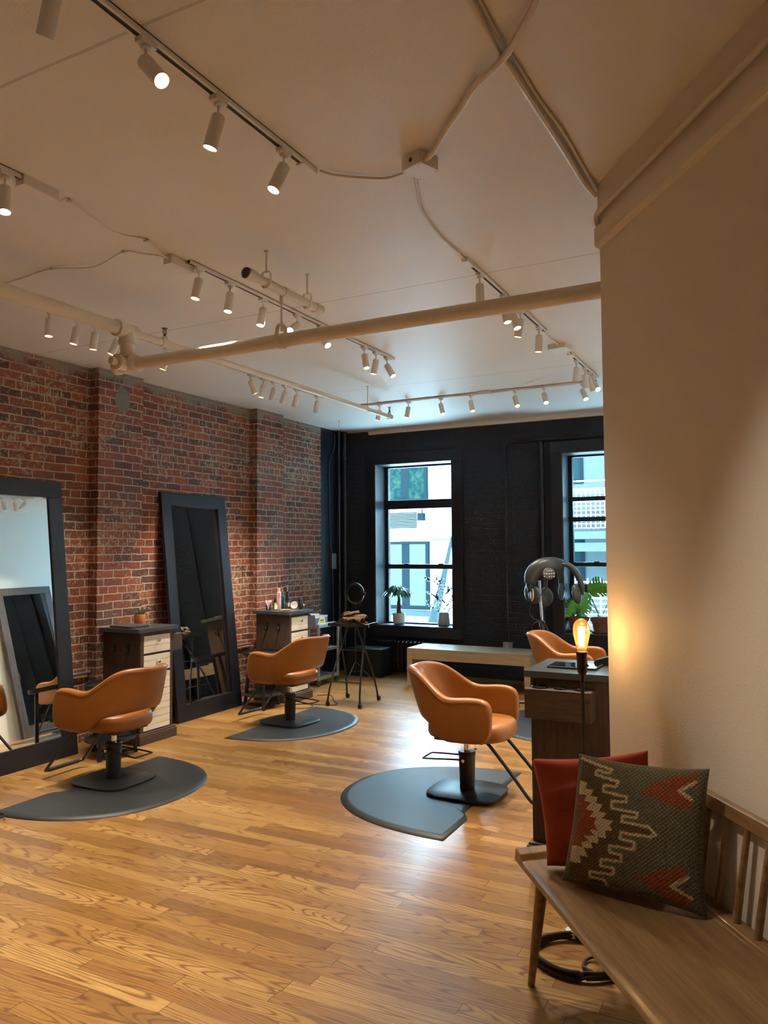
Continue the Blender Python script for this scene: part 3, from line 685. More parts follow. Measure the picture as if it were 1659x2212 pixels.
for lt, ln in ((.30, .455), (.30, .085), (1.88, .455), (1.88, .085)):
    sx_ = -1 if lt < 1 else 1; sy2 = -1 if ln > .2 else 1
    bm = nb(); cyl(bm, (lt, -ln-.0*sy2, 0), (lt-sx_*.045, -ln+.035*(1 if ln > .2 else -.4), .40), .0125, .024, 18); obj('leg', bm, 'walnut', wb)
# crest rail with a forward curved end, spindles
rail = smooth_path([(.44,-.19,.770),(.47,-.115,.772),(.53,-.06,.770),(.62,-.034,.768),(.8,-.026,.767),(1.2,-.026,.767),(1.6,-.026,.767),(1.98,-.026,.767)], 5)
bm = nb(); loops = []
for i, p in enumerate(rail):
    t = (rail[min(i+1, len(rail)-1)] - rail[max(i-1, 0)]).normalized(); nn = Vector((-t.y, t.x, 0))
    loops.append([tuple(p + nn*a + Vector((0,0,b))) for a, b in ((-.010,-.023),(.010,-.023),(.0125,-.020),(.0125,.019),(.009,.023),(-.009,.023),(-.0125,.019),(-.0125,-.020))])
loft(bm, loops); obj('crest_rail', bm, 'walnut', wb, ang=.5)
for k in range(15):
    xb = .491 + .098*k; bm = nb(); cyl(bm, (xb, -.032, .453), (xb+.058, -.024, .750), .0118, .0095, 14); obj('spindle', bm, 'walnut', wb)

def pillow_pt(u, v, C, thick, side):
    bl, br, tr, tl = C; e = u*(1-u)*16*v*(1-v)
    pin = .065
    uu = u + (.5-u)*pin*4*v*(1-v)*(1 if True else 0); vv = v + (.5-v)*pin*4*u*(1-u)
    p = bl*(1-uu)*(1-vv) + br*uu*(1-vv) + tr*uu*vv + tl*(1-uu)*vv
    nrm = (br-bl).cross(tl-bl).normalized()
    th = thick*(max(e, 0)/1.0)**.42 * .5
    return p + nrm*th*side, nrm
def cushion(name, C, thick, n, colf=None, mat='red_fabric', fold=0.0, label='', group=None):
    C = [Vector(c) for c in C]; bm = nb(); uvl = bm.loops.layers.uv.new('UVMap'); cl = bm.loops.layers.float_color.new('pattern') if colf else None
    grids = []
    for side in (1, -1):
        g = [[None]*(n+1) for _ in range(n+1)]
        for i in range(n+1):
            for j in range(n+1):
                u, v = i/n, j/n
                if side == -1 and (i in (0, n) or j in (0, n)): g[i][j] = grids[0][i][j]; continue
                p, nr = pillow_pt(u, v, C, thick, side)
                w_ = noise.noise(Vector((u*4+side, v*4, C[0].x*9)))*fold; p = p + nr*w_*(4*u*(1-u))**.3
                g[i][j] = bm.verts.new(p)
        grids.append(g)
        for i in range(n):
            for j in range(n):
                f = bm.faces.new((g[i][j], g[i+1][j], g[i+1][j+1], g[i][j+1]))
                for lp, (a, b) in zip(f.loops, ((i,j),(i+1,j),(i+1,j+1),(i,j+1))):
                    lp[uvl].uv = (a/n, b/n)
                    if cl: lp[cl] = (*colf((i+.5)/n, (j+.5)/n, side), 1)
    return solo(name, bm, mat, label, 'cushion', group, ang=3)
KA=[(0.042,0.973),(0.32,0.936),(0.304,0.907),(0.199,0.912),(0.184,0.876),(0.386,0.858),(0.377,0.816),(0.274,0.809),(0.271,0.76),(0.468,0.754),(0.465,0.713),(0.354,0.701),(0.358,0.646),(0.562,0.649),(0.554,0.606),(0.444,0.603),(0.445,0.558),(0.656,0.557),(0.706,0.511),(0.66,0.485),(0.446,0.481),(0.443,0.429),(0.556,0.423),(0.556,0.371),(0.368,0.36),(0.371,0.309),(0.462,0.306),(0.462,0.254),(0.308,0.24),(0.305,0.188),(0.405,0.19),(0.402,0.138),(0.225,0.122),(0.228,0.079),(0.336,0.083),(0.35,0.038)]
KB=[(0.05,0.80),(0.123,0.796),(0.109,0.749),(0.189,0.758),(0.167,0.707),(0.233,0.71),(0.219,0.659),(0.279,0.657),(0.253,0.602),(0.321,0.6),(0.286,0.552),(0.379,0.551),(0.355,0.509),(0.386,0.479),(0.322,0.466),(0.334,0.408),(0.267,0.41),(0.276,0.353),(0.217,0.352),(0.235,0.308),(0.163,0.297),(0.2,0.236),(0.132,0.232),(0.149,0.172),(0.05,0.166)]
KC=[(0.05,0.695),(0.131,0.701),(0.109,0.652),(0.171,0.65),(0.134,0.592),(0.217,0.595),(0.179,0.55),(0.239,0.549),(0.224,0.502),(0.263,0.453),(0.187,0.449),(0.237,0.41),(0.144,0.389),(0.193,0.362),(0.13,0.334),(0.151,0.301),(0.05,0.296)]
KD=([(0.845,0.952),(0.93,0.953),(0.92,0.907),(0.837,0.845),(0.914,0.781),(0.908,0.724),(0.768,0.749),(0.706,0.774),(0.595,0.817),(0.701,0.891)],[(0.816,0.296),(0.892,0.29),(0.899,0.252),(0.809,0.162),(0.921,0.115),(0.917,0.08),(0.843,0.039),(0.737,0.081),(0.592,0.174),(0.718,0.239)])
KE=([(0.929,0.905),(0.837,0.845),(0.921,0.788)],[(0.915,0.255),(0.809,0.162),(0.924,0.114)])
def inpoly(u, v, P):
    c = False; n = len(P)
    for i in range(n):
        x1, y1 = P[i]; x2, y2 = P[i-1]
        if (y1 > v) != (y2 > v) and u < (x2-x1)*(v-y1)/(y2-y1)+x1: c = not c
    return c
def dline(u, v, P):
    best = 9
    for (x1, y1), (x2, y2) in zip(P, P[1:]):
        dx, dy = x2-x1, y2-y1; t = max(0, min(1, ((u-x1)*dx+(v-y1)*dy)/(dx*dx+dy*dy))); best = min(best, math.hypot(u-x1-t*dx, v-y1-t*dy))
    return best
KAP = [(0.04,0.98)] + KA + [(.04,.04)]
def kilim(u, v, side):
    OL, BR, CR, RU, GR = (.165,.125,.050), (.125,.076,.024), (.64,.50,.29), (.32,.066,.016), (.145,.135,.078)
    if side < 0: return OL
    jit = .0035*(1 if (int(u*150)+int(v*150))%2 else -1)
    for P in KE:
        if dline(u, v, P) < .013+jit: return CR
    if u > .12 or v > .9:
        if dline(u, v, KA) < .0105+jit: return CR
    nz = noise.noise(Vector((u*22, v*22, 2)))
    k = min(1, max(0, (v-.35)*1.1)); left = min(1, max(0, 1.0-(u-.25)*1.4)); t = k*left
    bg = tuple(g*(1-t)+o*t for g, o in zip(GR, OL))
    for P in KD:
        uu, vv = u+nz*.03, v+noise.noise(Vector((u*18, v*18, 7)))*.02
        if inpoly(uu, vv, P): return RU if nz > -.35 else (.26,.10,.03)
        if dline(uu, vv, P+P[:1]) < .022: return tuple((x+y)/2 for x, y in zip(bg, RU))
    if inpoly(u, v, KC) and u > .03: return RU if abs(v-.5) > .09 or u > .075 else OL
    if inpoly(u, v, KB): return CR
    if inpoly(u, v, KAP) and u > .05: return BR
    return bg
m, nt, b = new_mat('kilim_weave'); at = N(nt, 'Attribute'); at.attribute_name = 'pattern'; uv = N(nt, 'UVMap'); uv.uv_map = 'UVMap'
ck = N(nt, 'TexWave', wave_type='BANDS', bands_direction='DIAGONAL'); ck.inputs['Scale'].default_value = 20; L(nt, uv.outputs[0], ck.inputs[0])
mpk = N(nt, 'Mapping'); mpk.inputs['Scale'].default_value = (-1, 1, 1); L(nt, uv.outputs[0], mpk.inputs[0])
ck2 = N(nt, 'TexWave', wave_type='BANDS', bands_direction='DIAGONAL'); ck2.inputs['Scale'].default_value = 20; L(nt, mpk.outputs[0], ck2.inputs[0])
wv = mth(nt, 'MULTIPLY', ck.outputs[1], ck2.outputs[1])
cc = mixc(nt, mth(nt, 'ADD', 0.45, mth(nt, 'MULTIPLY', wv, 1.3)), mixc(nt, 0.5, at.outputs[0], (0.02, 0.014, 0.008)), at.outputs[0])
L(nt, cc, b.inputs['Base Color']); b.inputs['Roughness'].default_value = 0.95; bump(nt, wv, 0.8, 0.003, b); M['kilim'] = m
cushion('throw_pillow', [(-.765,2.690,.440),(-.38,2.725,.445),(-.440,2.825,.842),(-.845,2.790,.775)], .12, 40, None, 'red_fabric', .030, 'plain rust red linen pillow behind the patterned one on the walnut bench', 'bench pillows')
cushion('throw_pillow', [(-.690,2.600,.438),(-.232,2.515,.445),(-.214,2.500,.890),(-.642,2.672,.845)], .13, 150, kilim, 'kilim', .006, 'olive woven kilim pillow with stepped cream lines on the walnut bench', 'bench pillows')

# ================================================================ CORD LAMP
lp = thing('cord_lamp', 'bare filament bulb on an upright braided cord beside the tablet cabinet', 'lamp', (-.720, 3.075, 0))
bm = nb(); prof = [(.0135,0),(.016,.006),(.020,.022),(.0265,.05),(.0325,.078),(.0335,.095),(.030,.115),(.020,.130),(.008,.137),(.002,.138)]
lathe(bm, [(r, z+1.130) for r, z in prof], 32); bulb = obj('bulb', bm, 'amber_glass', lp)
bm = nb()
for k in range(6):
    a = k*math.pi/3; a2 = a+math.pi/6; tube(bm, [(.008*math.cos(a),.008*math.sin(a),1.158),(.0125*math.cos(a2),.0125*math.sin(a2),1.235)], .0016, 6)
    tube(bm, [(.0125*math.cos(a2),.0125*math.sin(a2),1.235),(.008*math.cos(a+math.pi/3),.008*math.sin(a+math.pi/3),1.158)], .0016, 6)
obj('filament', bm, 'filament', bulb)
bm = nb(); cyl(bm, (0,0,1.13), (0,0,1.158), .005, .003, 10); obj('glass_stem', bm, 'clear_glass', bulb)
bm = nb(); lathe(bm, [(.006,1.015),(.0085,1.018),(.0085,1.040),(.012,1.046),(.018,1.056),(.0205,1.068),(.0215,1.125),(.0225,1.128),(.0225,1.137),(.016,1.138)], 28); obj('socket', bm, 'bakelite', lp)
bm = nb(); cyl(bm, (.02,-.006,1.085), (.0265,-.008,1.085), .005, seg=10); obj('switch', bm, 'bakelite', lp)
bm = nb(); tube(bm, smooth_path([(.0,.0,1.02),(.001,.001,.7),(.003,.002,.3),(.005,0,.06),(.02,-.02,.018),(.08,-.05,.012)], 5), .0072, 10); obj('stem', bm, 'cord', lp)
bm = nb(); pts = []
for k in range(150):
    a = -1.2 + k*2*math.pi/36; rr = .150 + .006*math.sin(k*.33) + .008*(k/150); pts.append((-.005+rr*math.cos(a)*1.05, -.115+rr*math.sin(a)*.95, .012+.0105*((k//36)%3)+.002*math.sin(k)))
tube(bm, pts, .0068, 8); obj('cord_coil', bm, 'cord', lp)
bm = nb(); tube(bm, smooth_path([(.06,-.19,.01),(.02,-.16,.01),(.03,-.10,.012),(.09,-.09,.03)], 6), .0055, 8); obj('cord_tail', bm, 'cord', lp)
bm = nb(); box(bm, -.09, -.05, .01, .045, .012, .040); box(bm, -.10, -.088, .014, .02, .018, .034); box(bm, -.10, -.088, .033, .039, .018, .034); cyl(bm, (-.05,.028,.026), (-.01,.02,.022), .009, .006, 10); obj('plug', bm, 'white_plastic', lp, bevel=.003)
ld = bpy.data.lights.new('bulb_light', 'POINT'); ld.energy = BULB_W; ld.color = (1.0, 0.60, 0.28); ld.shadow_soft_size = .012
lo = bpy.data.objects.new('bulb_light', ld); COL.objects.link(lo); lo.parent = lp; lo.location = (0, 0, 1.20)

# ================================================================ CEILING TRACKS AND SPOTLIGHTS
def track_y(name, label, x, y0, y1, feed=None):
    t = thing(name, label, 'light track', (x, (y0+y1)/2, H), 0, 'white lighting tracks')
    hl = (y1-y0)/2; bm = nb()
    box(bm, -.018, -.0125, -hl, hl, -.019, 0); box(bm, .0125, .018, -hl, hl, -.019, 0); box(bm, -.018, .018, -hl, hl, -.004, 0)
    box(bm, -.0125, -.008, -hl, hl, -.019, -.017); box(bm, .008, .0125, -hl, hl, -.019, -.017)
    obj('rail', bm, 'fixture', t, smooth=False)
    bm = nb(); box(bm, -.008, .008, -hl+.002, hl-.002, -.0145, -.004); obj('slot', bm, 'slot', t, smooth=False)
    if feed is not None:
        for s in feed: bm = nb(); yy = s*hl; box(bm, -.019, .019, yy-.05, yy+.05, -.024, 0); obj('live_end', bm, 'fixture', t, bevel=.002, smooth=False)
    return t
track_y('light_track', 'white track nearest the camera, running off the top picture edge', -1.63, -1.6, 2.50, (1,))
track_y('light_track', 'short white track entering at the left picture edge above the painted pipe', -2.70, 0.2, 2.02)
track_y('light_track', 'long white track running behind the hanging pipe stub', -2.73, 3.05, 5.43)
track_y('light_track', 'white track left of the angled wall, crossed by the painted cross pipe', -1.44, 3.76, 5.22, (-1,))
track_y('light_track', 'short white track at upper right ending near the black window wall', -1.44, 5.98, 6.90, (-1,))
track_y('light_track', 'white track over the brick wall, partly hidden by the long pipe', -4.02, 2.2, 6.5, (1,))
tb = track_y('light_track', 'white track running across in front of the black window wall', 0, -1.25, 1.25)
tb.location = (-2.72, 7.05, H); tb.rotation_euler = (0, 0, R_(90))

def make_spot():
    t = thing('track_spotlight', '', 'spotlight')
    bm = nb(); box(bm, -.016, .016, -.030, .030, -.034, -.017); cyl(bm, (0,0,-.034), (0,0,-.044), .0155, seg=20); ad = obj('adapter', bm, 'fixture', t, bevel=.002)
    bm = nb(); cyl(bm, (0,0,-.044), (0,0,-.082), .0048, seg=10); obj('stem', bm, 'fixture', t)
    return t
def head_parts(parent, d):
    # head hangs from the pivot along direction d
    q = Vector(d).normalized().to_track_quat('-Z', 'Y').to_matrix()
    R = q
    bm = nb(); lathe(bm, [(.004,.010),(.018,.010),(.0235,.004),(.0240,0),(.0240,-.104),(.0232,-.105),(.0222,-.104),(.0222,-.092),(.0175,-.080),(.0,-.080)], 28, (0,0,-.084), R, cap=False)
    hd = obj('head', bm, 'fixture', parent, ang=.5)
    bm = nb(); lathe(bm, [(.0221,-.1035),(.0215,-.096),(.018,-.084)], 28, (0,0,-.084), R, cap=False); obj('reflector', bm, 'reflector', hd)
    bm = nb(); lathe(bm, [(.0,-.0835),(.008,-.0835),(.011,-.085),(.011,-.0865),(.008,-.089),(.0,-.090)], 20, (0,0,-.084), R, cap=False); obj('lamp', bm, 'led', hd)
    ld = bpy.data.lights.get('spot') or bpy.data.lights.new('spot', 'SPOT')
    ld.energy = SPOT_W; ld.color = SPOT_COL; ld.spot_size = R_(66); ld.spot_blend = .6; ld.shadow_soft_size = .02
    lo = bpy.data.objects.new('spot_light', ld); COL.objects.link(lo); lo.parent = parent
    lo.location = Vector((0,0,-.084)) + Vector(d).normalized()*.110; lo.rotation_euler = Vector(d).to_track_quat('-Z','Y').to_euler()
SP0 = make_spot(); spots_made = []
def spotlight(x, y, d, label, group, rot=0):
    t = SP0 if not spots_made else dup(SP0, (x, y, H), 0)
    t.location = (x, y, H); t['label'] = label; t['group'] = group; spots_made.append((t, d))
ORD = ['first', 'second', 'third', 'fourth', 'fifth', 'sixth', 'seventh', 'eighth', 'ninth', 'tenth', 'eleventh']
SPOTS = {
 'the track nearest the camera': ('nearest track spotlights', [(-1.63,1.315,(-.53,.17,-.83)),(-1.63,1.635,(.66,-.05,-.75)),(-1.63,1.964,(-.28,-.07,-.96)),(-1.63,2.341,(-.24,-.31,-.92))]),
 'the middle track': ('middle track spotlights', [(-2.73,3.135,(-.1,-.17,-.98)),(-2.73,3.395,(-.01,-.18,-.98)),(-2.73,3.708,(-.06,-.22,-.97)),(-2.73,4.069,(.03,-.81,-.58)),(-2.73,4.353,(.63,-.15,-.76)),(-2.73,4.96,(.24,-.12,-.96)),(-2.73,5.143,(-.17,-.06,-.98)),(-2.73,5.329,(.53,-.03,-.85))]),
 'the right hand track': ('right track spotlights', [(-1.44,3.934,(.04,-.1,-.99)),(-1.44,4.342,(.23,-.05,-.97)),(-1.44,4.509,(.32,-.12,-.94)),(-1.44,4.668,(-.2,.04,-.98)),(-1.44,5.085,(-.08,.07,-.99))]),
 'the far right track': ('far right track spotlights', [(-1.44,6.152,(-.14,.18,-.97)),(-1.44,6.444,(.05,.21,-.98)),(-1.44,6.617,(.23,.23,-.95)),(-1.44,6.761,(.49,-.49,-.72))]),
 'the track in front of the black wall': ('window wall track spotlights', [(-3.702,7.05,(-.2,-.13,-.97)),(-3.37,7.05,(-.13,-.17,-.98)),(-3.01,7.05,(.28,-.15,-.95)),(-2.689,7.05,(.23,-.19,-.96)),(-2.241,7.05,(.32,-.29,-.9)),(-1.957,7.05,(.28,-.39,-.87)),(-1.599,7.05,(.36,-.34,-.87))]),
 'the track over the brick wall': ('brick wall track spotlights', [(-4.02,3.239,(.03,-.06,-.99)),(-4.02,3.448,(-.14,-.12,-.97)),(-4.02,3.595,(-.1,-.03,-.99)),(-4.02,3.791,(-.3,-.27,-.91)),(-4.02,4.274,(-.29,-.17,-.94)),(-4.02,5.282,(.22,.31,-.93)),(-4.02,5.46,(-.17,-.1,-.98)),(-4.02,5.62,(-.31,-.0,-.95)),(-4.02,5.793,(-.34,-.02,-.94)),(-4.02,5.982,(-.28,.02,-.96)),(-4.02,6.338,(-.22,.06,-.97))]),
}
for where, (grp, ls) in SPOTS.items():
    for i, (x, y, d) in enumerate(ls):
        o_ = ORD[i] + ' spotlight from the left on ' if i else 'leftmost spotlight on '
        spotlight(x, y, d, 'white cylinder, ' + o_ + where, grp)
spotlight(-2.70, 1.961, (.14,-.11,-.98), 'white cylinder spotlight cut by the left picture edge', 'left edge spotlight')
# unseen spotlights added behind the camera as fill, on the continued track
for y in (.4, -.5, -1.3): spotlight(-1.63, y, (-.15,.2,-.97), 'added unseen fill spotlight behind the camera on the nearest track', 'added fill spotlights behind the camera')

for t, d in spots_made: head_parts(t, d)

# ================================================================ PIPES UNDER THE CEILING
PX, PZ = -3.42, 2.85
def pipe_ring(bm, c, axis, r, w):
    a = Vector(axis).normalized(); c = Vector(c); cyl(bm, c-a*w/2, c+a*w/2, r, r, 28)
mp_ = thing('long_pipe', 'long cream painted sprinkler pipe running along the brick wall side', 'pipe', (PX, 3.3, PZ))
bm = nb(); cyl(bm, (0,-4.2,0), (0,-.03,0), .0385, seg=28); obj('wide_section', bm, 'pipe', mp_)
bm = nb(); cyl(bm, (0,.05,.0), (0,3.42,.0), .0215, seg=20); obj('narrow_section', bm, 'pipe', mp_)
bm = nb()
tube(bm, [(0,-.09,0),(0,-.085,0),(0,-.06,0),(0,-.055,0),(0,.03,0),(0,.05,0),(0,.055,0),(0,.085,0)], [.040,.051,.051,.046,.046,.046,.034,.034], 28)
cyl(bm, (0,0,0), (0,0,-.075), .046, .046, 28); pipe_ring(bm, (0,0,-.07), (0,0,1), .051, .022); obj('tee_fitting', bm, 'pipe', mp_)
bm = nb(); cyl(bm, (0,0,-.07), (0,0,-.16), .040, seg=28); obj('riser', bm, 'pipe', mp_)
for yy, nm in ((.31, 1), (3.42, 2)):
    bm = nb(); cyl(bm, (0,yy-.03,0), (0,yy+.03,0), .028, seg=20); cyl(bm, (0,yy,0), (0,yy,.04), .018, .014, 16); pipe_ring(bm, (0,yy,.035), (0,0,1), .017, .012); ft = obj('sprinkler_fitting', bm, 'pipe', mp_)
    bm = nb(); cyl(bm, (0,yy,.04), (0,yy,.055), .009, seg=12)
    for s in (-1, 1): tube(bm, smooth_path([(0,yy+s*.005,.055),(0,yy+s*.014,.066),(0,yy+s*.012,.082),(0,yy+s*.004,.092)], 3), .0028, 6)
    cyl(bm, (0,yy,.055), (0,yy,.088), .0022, seg=8); cyl(bm, (0,yy,.092), (0,yy,.094), .018, .020, 18); obj('sprinkler_head', bm, 'rust', ft)
bm = nb(); cyl(bm, (0,2.97,.022), (0,2.97,H-PZ), .0035, seg=8); pipe_ring(bm, (0,2.97,0), (0,1,0), .025, .02); pipe_ring(bm, (0,2.97,H-PZ-.003), (0,0,1), .012, .006); obj('pipe_hanger', bm, 'pipe', mp_)
bm = nb(); CZ = 2.648
cp2 = thing('cross_pipe', 'thick cream painted pipe crossing the room to the angled wall', 'pipe', (-2.0, 3.31, CZ))
cyl(bm, (-1.37,0,0), (1.36,0,0), .037, seg=28); obj('pipe_run', bm, 'pipe', cp2)
bm = nb()
tube(bm, [(-1.46,-.055,0),(-1.46,-.05,0),(-1.455,0,0),(-1.455,0,0.001)], .01, 8)
tube(bm, [(-1.52,0,0),(-1.515,0,0),(-1.49,0,0),(-1.485,0,0),(-1.385,0,0),(-1.38,0,0),(-1.345,0,0),(-1.34,0,0)], [.040,.050,.050,.045,.045,.052,.052,.038], 28)
cyl(bm, (-1.42,0,.0), (-1.42,0,.06), .045, .045, 28); pipe_ring(bm, (-1.42,0,.055), (0,0,1), .051, .022)
cyl(bm, (-1.42,0,0), (-1.42,-.10,0), .040, .040, 24); pipe_ring(bm, (-1.42,-.085,0), (0,1,0), .047, .02); cyl(bm, (-1.42,-.10,0), (-1.42,-.135,0), .024, .022, 8)
obj('tee_fitting', bm, 'pipe', cp2)
bm = nb(); pts = [( -.32, .043*math.sin(a)*1.02, .048*math.cos(a)) for a in [math.pi*2*k/30 for k in range(-12, 13)]]
tube(bm, smooth_path([(-.32,.012,.088),(-.32,.030,.075),(-.32,.043,.03),(-.32,.042,-.02),(-.32,.0,-.042),(-.32,-.042,-.02),(-.32,-.043,.03),(-.32,-.030,.075),(-.32,-.012,.088)], 4), .013, 8, ry=.25)
cyl(bm, (-.32,0,.05), (-.32,0,.235), .0055, seg=10); cyl(bm, (-.32,0,.078), (-.32,0,.095), .011, seg=6); obj('pipe_hanger', bm, 'pipe', cp2)
ts = thing('hanging_pipe_stub', 'short open ended pipe hung from two rods, carrying the cross pipe', 'pipe', (-2.30, 3.325, 2.905))
bm = nb(); cyl(bm, (0,-.30,0), (0,.30,0), .0235, seg=24); obj('pipe_run', bm, 'pipe', ts)
for s in (-1, 1):
    bm = nb(); lathe(bm, [(.028,0),(.028,.07),(.020,.07),(.020,.0)], 24, (0, s*.325, 0), Matrix.Rotation(R_(90 if s > 0 else -90), 3, 'X'), cap=False); bmesh.ops.translate(bm, verts=bm.verts, vec=(0, s*.02, 0)); obj('end_coupling', bm, 'pipe', ts)
bm = nb(); cyl(bm, (0,-.3465,0), (0,-.344,0), .0195, seg=20); obj('pipe_bore', bm, 'slot', ts)
for yy in (-.177, .202):
    bm = nb(); tube(bm, smooth_path([(0,yy,.058),(.018,yy,.055),(.026,yy,.04),(.027,yy,0),(.018,yy,-.022),(0,yy,-.0275),(-.018,yy,-.022),(-.027,yy,0),(-.026,yy,.04),(-.018,yy,.055),(0,yy,.058)], 3), .009, 6, ry=.3)
    cyl(bm, (0,yy,.05), (0,yy,H-2.905), .0048, seg=8); pipe_ring(bm, (0,yy,H-2.905-.004), (0,0,1), .012, .008); obj('rod_hanger', bm, 'pipe', ts)
bm = nb(); pipe_ring(bm, (0,-.015,0), (0,1,0), .0275, .03); cyl(bm, (-.02,-.015,-.02), (-.02,-.015,-.06), .012, .010, 10); obj('beam_clamp', bm, 'pipe', ts)
# ---- junction boxes, cords, conduits on the ceiling
def jbox(label, x, y, rz, sx, sy, sz, hole=False, grp='ceiling junction boxes'):
    t = thing('junction_box', label, 'junction box', (x, y, H), rz, grp)
    bm = nb(); box(bm, -sx, sx, -sy, sy, -sz, 0); obj('box', bm, 'fixture', t, bevel=.0015, smooth=False)
    bm = nb(); box(bm, -sx-.002, sx+.002, -sy-.002, sy+.002, -sz-.003, -sz); obj('cover_plate', bm, 'fixture', t, bevel=.001, smooth=False)
    if hole:
        bm = nb(); cyl(bm, (.0,-sy-.001,-sz*.5), (.0,-sy+.001,-sz*.5), .0085, seg=18); obj('knockout', bm, 'slot', t)
        bm = nb()
        for px, py in ((-.9,.9),(.9,-.9),(-.9,-.9),(.9,.9)): cyl(bm, (px*sx,py*sy,-sz-.006), (px*sx,py*sy,-sz-.002), .003, seg=8)
        obj('screws', bm, 'metal', t)
    return t
jbox('square box with a round black knockout hole, joining the curved cords', -1.215, 2.665, R_(-22), .050, .050, .052, True)
jbox('white box at the near end of the middle track', -2.775, 3.03, 0, .028, .085, .045)
jbox('white feed box at the end of the left edge track', -2.70, 2.11, 0, .026, .085, .040)
jbox('white box between the two right hand tracks', -1.455, 5.70, R_(-8), .07, .07, .035)
jbox('white box clipped on the track before the window wall', -2.54, 7.03, 0, .07, .028, .030)
def cord(name, label, pts, r, grp, cat='cable', mat='pipe', n=6):
    bm = nb(); tube(bm, smooth_path(pts, n), r, 8); return solo(name, bm, mat, label, cat, grp)
g_ = 'painted ceiling cables'
cord('ceiling_cable', 'curved white cable from the nearest track to the square box', [(-1.60,2.55,3.058),(-1.567,2.60,3.055),(-1.476,2.688,3.06),(-1.389,2.735,3.06),(-1.29,2.715,3.055),(-1.26,2.69,3.04)], .0055, g_)
cord('ceiling_cable', 'thin white cable from the square box to the right hand track', [(-1.24,2.70,3.04),(-1.285,2.77,3.055),(-1.345,2.927,3.063),(-1.402,3.10,3.063),(-1.437,3.375,3.063),(-1.438,3.597,3.063),(-1.44,3.73,3.06)], .0055, g_)
cord('ceiling_cable', 'white cable linking the two right hand tracks', [(-1.44,5.22,3.055),(-1.45,5.40,3.05),(-1.45,5.63,3.06)], .006, g_)
cord('ceiling_cable', 'short white cable from the box to the far right track', [(-1.45,5.77,3.06),(-1.44,5.86,3.055),(-1.44,5.94,3.055)], .006, g_)
cord('ceiling_cable', 'sagging white cable between the left edge track and the middle track', [(-2.738,2.2,3.055),(-2.725,2.235,3.05),(-2.70,2.264,3.063),(-2.715,2.42,3.045),(-2.745,2.58,3.045),(-2.723,2.742,3.064),(-2.748,2.861,3.045),(-2.773,2.96,3.05)], .0038, g_)
cord('ceiling_cable', 'white cable running from the middle track towards the long pipe', [(-2.78,2.96,3.05),(-2.775,2.89,3.045),(-2.85,2.845,3.055),(-2.93,2.80,3.064),(-3.19,2.84,3.045),(-3.447,2.79,3.064),(-3.657,2.80,3.062),(-3.90,2.82,3.062)], .0038, g_)
for nm, px, py in (('near the left edge track', -2.70, 2.268), ('left of the middle track box', -2.723, 2.745), ('nearest the box on the leftward cable', -2.93, 2.80), ('nearest the long pipe on the leftward cable', -3.447, 2.79)):
    bm = nb(); box(bm, -.012, .012, -.008, .008, -.012, 0); bmesh.ops.translate(bm, verts=bm.verts, vec=(px, py, H)); solo('cable_clip', bm, 'steel', 'tiny metal clip holding the cable ' + nm, 'clip', 'cable clips', bevel=.002)
g2_ = 'painted ceiling conduits'
cord('conduit', 'thick straight conduit from the top picture edge to the wall corner', [(-.722,-1.0,3.052),(-.722,1.92,3.052),(-.719,2.188,3.052),(-.710,2.474,3.052),(-.697,2.821,3.052),(-.690,3.12,3.052),(-.672,3.26,3.045)], .0125, g2_, 'conduit', n=3)
cord('conduit', 'thin cable hugging the straight thick conduit', [(-.704,-1.0,3.062),(-.704,1.92,3.062),(-.700,2.188,3.062),(-.692,2.474,3.062),(-.672,2.70,3.062),(-.668,2.90,3.062),(-.664,3.10,3.062),(-.655,3.24,3.05)], .0055, g2_, 'conduit', n=3)
cord('conduit', 'bent conduit crossing over the straight one to the square box', [(-.36,1.55,3.05),(-.48,1.85,3.05),(-.564,2.006,3.045),(-.638,2.094,3.035),(-.701,2.165,3.028),(-.781,2.232,3.035),(-.86,2.31,3.05),(-.927,2.389,3.053),(-1.032,2.497,3.053),(-1.138,2.605,3.04),(-1.185,2.63,3.035)], .0115, g2_, 'conduit', n=4)
bm = nb(); tube(bm, smooth_path([aw(4.1,.02,2.945)] + [aw(t,.018,2.945) for t in (3.2,2.4,1.6,.9,.4,.1)] + [aw(.02,.016,2.94), aw(-.0,.012,2.92), aw(.012,.008,2.885)], 4), .0115, 10)
solo('conduit', bm, 'wall', 'conduit running along the top of the angled wall', 'conduit', g2_)
for nm, px, py, ht in (('at the brick corner', -4.66, 7.83, .11), ('above the left window', -4.39, 8.60, .07)):
    bm = nb(); cyl(bm, (0,0,0), (0,0,-ht*.6), .004, seg=8); tube(bm, smooth_path([(0,0,-ht*.6),(.012,0,-ht*.72),(.012,0,-ht*.9),(0,0,-ht),(-.012,0,-ht*.9),(-.008,0,-ht*.78)], 3), .0045, 6); cyl(bm, (0,0,-.004), (0,0,0), .012, seg=12)
    bmesh.ops.translate(bm, verts=bm.verts, vec=(px, py, H)); solo('ceiling_hook', bm, 'pipe', 'small white ceiling hook ' + nm, 'hook', 'ceiling hooks')

